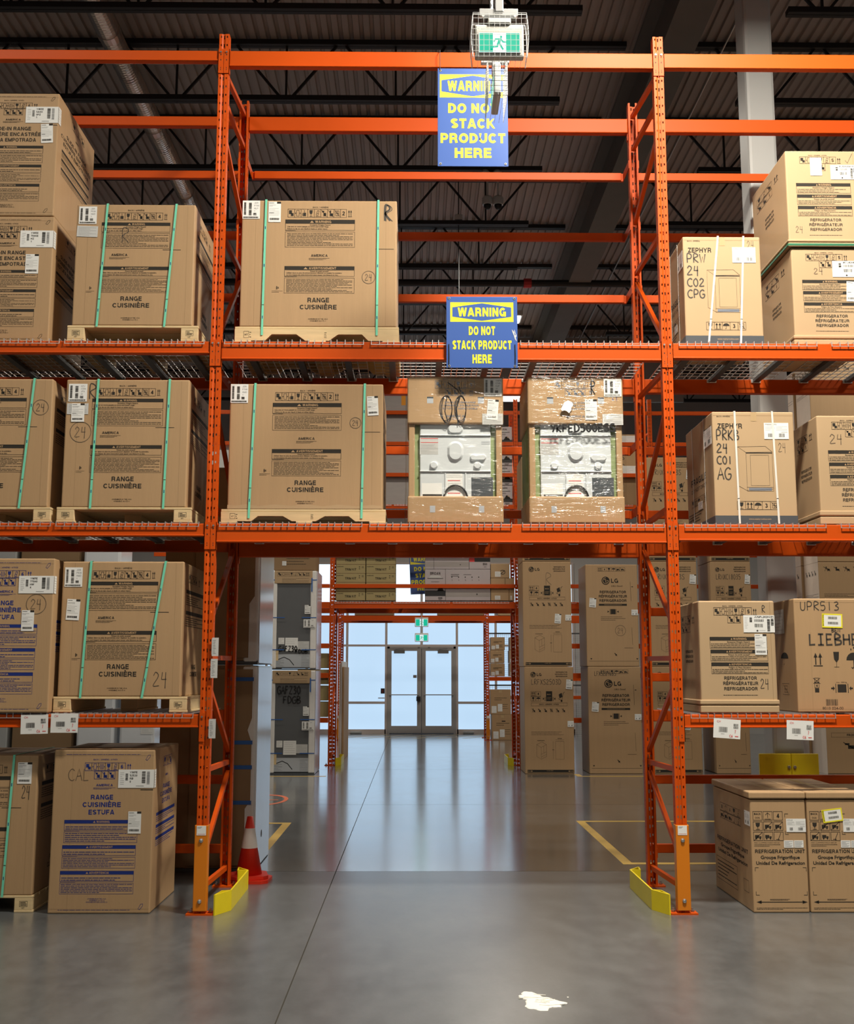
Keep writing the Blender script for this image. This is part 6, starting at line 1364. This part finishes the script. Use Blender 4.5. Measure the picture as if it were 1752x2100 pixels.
# high shelf of the second rack, seen between the wrapped ranges
HB = ('lowest', 'second', 'third', 'top')
for k in range(3):
    plain_box('long_grey_carton', 'long dull grey carton on the high far shelf left of the wrapped ranges, %s' % ('lowest', 'middle', 'top')[k], .55, 1.80, 14.25, 14.9, 5.345+.655*k, 5.965+.655*k, 'pale_grey_card', 'long grey cartons')
def ol(c, t):
    if t is None: c.rect(.70, .15, .78, .62, 'orange_label')
plain_box('long_grey_carton', 'grey carton with an orange label above the long dull grey cartons', .55, 1.70, 14.25, 14.9, 7.28, 7.80, 'pale_grey_card', 'long grey cartons', ol)
for k in range(4):
    plain_box('range_hood_box', 'grey range hood box on the high far shelf between the wrapped ranges, %s of four' % HB[k], 3.25, 3.70, 14.25, 14.8, 5.345+.42*k, 5.755+.42*k, 'broan_card', 'high range hood boxes', broan)
for k, (z0, z1, m_, w) in enumerate(((5.345, 5.95, 'card_dark', 'lowest'), (5.955, 6.55, 'card', 'middle, with an R'), (6.555, 6.86, 'card', 'topmost and smallest'))):
    def dd(c, t, k=k):
        if t is None and k == 1: c.hand('R', .5, .3, .3, 'marker', .2, .012); c.rect(.1, .3, .35, .36, 'ink')
        if t is not None and k: sticker(t, c, .45 if k == 2 else .1, .1 if k == 2 else .62, .95, .9, 'fine')
    plain_box('small_carton', 'brown carton on the high far shelf right of the wrapped ranges, %s' % w, 5.55, 6.35, 14.25, 14.8, z0, z1, m_, 'brown cartons on the high far shelf', dd)
def ez(c, t):
    if t is None: c.rect(.55, .55, 1, 1, 'paper'); c.text('FZ', .78, .78, .2, 'ink', l=1)
plain_box('grey_carton', 'pale carton with FZ lettering seen between the left upright and a wide range carton', -2.75, -2.05, 14.25, 14.9, 6.0, 6.6, 'paper_grey', None, ez)
# left cross aisle: white wrapped appliances and brown carton behind the left bay
for i, (x0, x1, z1, w) in enumerate(((-4.65, -3.95, 4.6, 'taller one at left'), (-3.85, -3.2, 3.6, 'shorter one at right'))):
    t = thing('wrapped_appliance', 'white film wrapped appliance stack behind the left bay, %s' % w, 'appliance', ((x0+x1)/2, 12.7, 0), 'white wrapped appliances')
    mb = MB(); mb.rbox(x0+.02, x1-.02, 12.32, 13.2, .02, z1-.02, 'paper_grey', .03); mb.build('body', t)
    mb = MB(); mb.rbox(x0, x1, 12.30, 13.22, 0, z1, 'shiny_white', .05); mb.build('film_wrap', t)
    if i: c = front(MB(), x0, x1, 12.30, 0, z1); sticker(t, c, .62, .75, .98, .80, 'fine', e=.004)
for i, (z0, z1, w) in enumerate(((0, 1.97, 'floor'), (1.975, 3.95, 'second'), (3.955, 5.9, 'third'))):
    plain_box('brown_carton', 'dark brown appliance carton behind the left bay, %s tier' % w, -5.85, -4.75, 12.35, 13.3, z0, z1, 'card_dark', 'brown cartons behind the left bay')
    plain_box('grey_carton', 'grey appliance carton at the far left behind the left bay, %s tier' % w, -7.1, -5.95, 12.35, 13.3, z0, z1, 'grey_paint', 'grey cartons behind the left bay')
for i in range(4):
    plain_box('trim_kit_box', 'trim kit box on edge behind the black backed refrigerators, %s of the column' % HB[i], -.75, -.12, 14.25, 14.9, .96 if i == 0 else .96+.33*i, 1.26+.33*i, 'trim_card', 'trim boxes by the floor')
for i, (x0, x1, m_, h) in enumerate(((.020, .050, 'card_white_daylit', 2.05), (.056, .082, 'paper', 2.1), (.088, .130, 'card', 1.98))):
    m = MB(); m.rbox(x0, x1, 15.47, 17.2, 0, h, m_, .004); tag(m.build('flat_panel_pack'), 'tall flat panel pack standing on edge left of the aisle, %s of three' % ('left', 'middle', 'right')[i], 'panel', 'flat panel packs')
# far small cartons right of the doors
def fc(c, t):
    if t is None: c.fine(.2, .3, .8, .45, 2, 'ink', 4, .012); c.rect(.42, .0, .56, .12, 'tape'); c.fine(.55, .55, .9, .8, 3, 'ink', 5, .01)
    else: sticker(t, c, .06, .66, .30, .94, 'fine'); sticker(t, c, .36, .58, .58, .88, 'fine', e=.004)
q = None
for col, (x0, w, wn) in enumerate(((3.78, .40, 'left'), (4.30, .45, 'right'))):
    for k in range(3):
        lab = 'small far carton on the shelf right of the doors, %s column, %s' % (wn, ('bottom', 'middle', 'top')[k])
        if q is None: q = plain_box('small_carton', lab, x0, x0+w, 22.85, 23.4, 1.76, 2.12, 'card', 'far shelf cartons', fc)
        else: dup(q, x0-3.78+.02*col+(0, -.005, .012)[k], 0, .366*k, lab)
def fb(c, t):
    fc(c, t)
    if t is None: c.rect(.45, .24, .62, .28, 'black')
plain_box('carton', 'far carton with a handle hole on the floor right of the doors', 3.81, 4.42, 22.85, 23.5, 0, .70, 'card', 'far floor cartons', fb)
plain_box('carton', 'far carton on the floor half hidden by the stacked refrigerators', 4.44, 5.0, 22.85, 23.5, 0, .72, 'card', 'far floor cartons', fb)
plain_box('carton', 'far carton standing on the handle hole carton right of the doors', 3.77, 4.35, 22.85, 23.5, .705, 1.39, 'card', 'far floor cartons', fc)
for i, (x0, x1, m_, w) in enumerate(((-.05, 1.05, 'card_dark', 'left'), (2.3, 3.6, 'card_dark', 'middle'), (4.0, 5.2, 'card_pale', 'right'))):
    plain_box('flat_carton', 'flat carton lying on the farthest rack beam, %s one' % w, x0, x1, 22.79, 24.0, 3.461, 3.60, m_, 'flat cartons on the farthest rack')
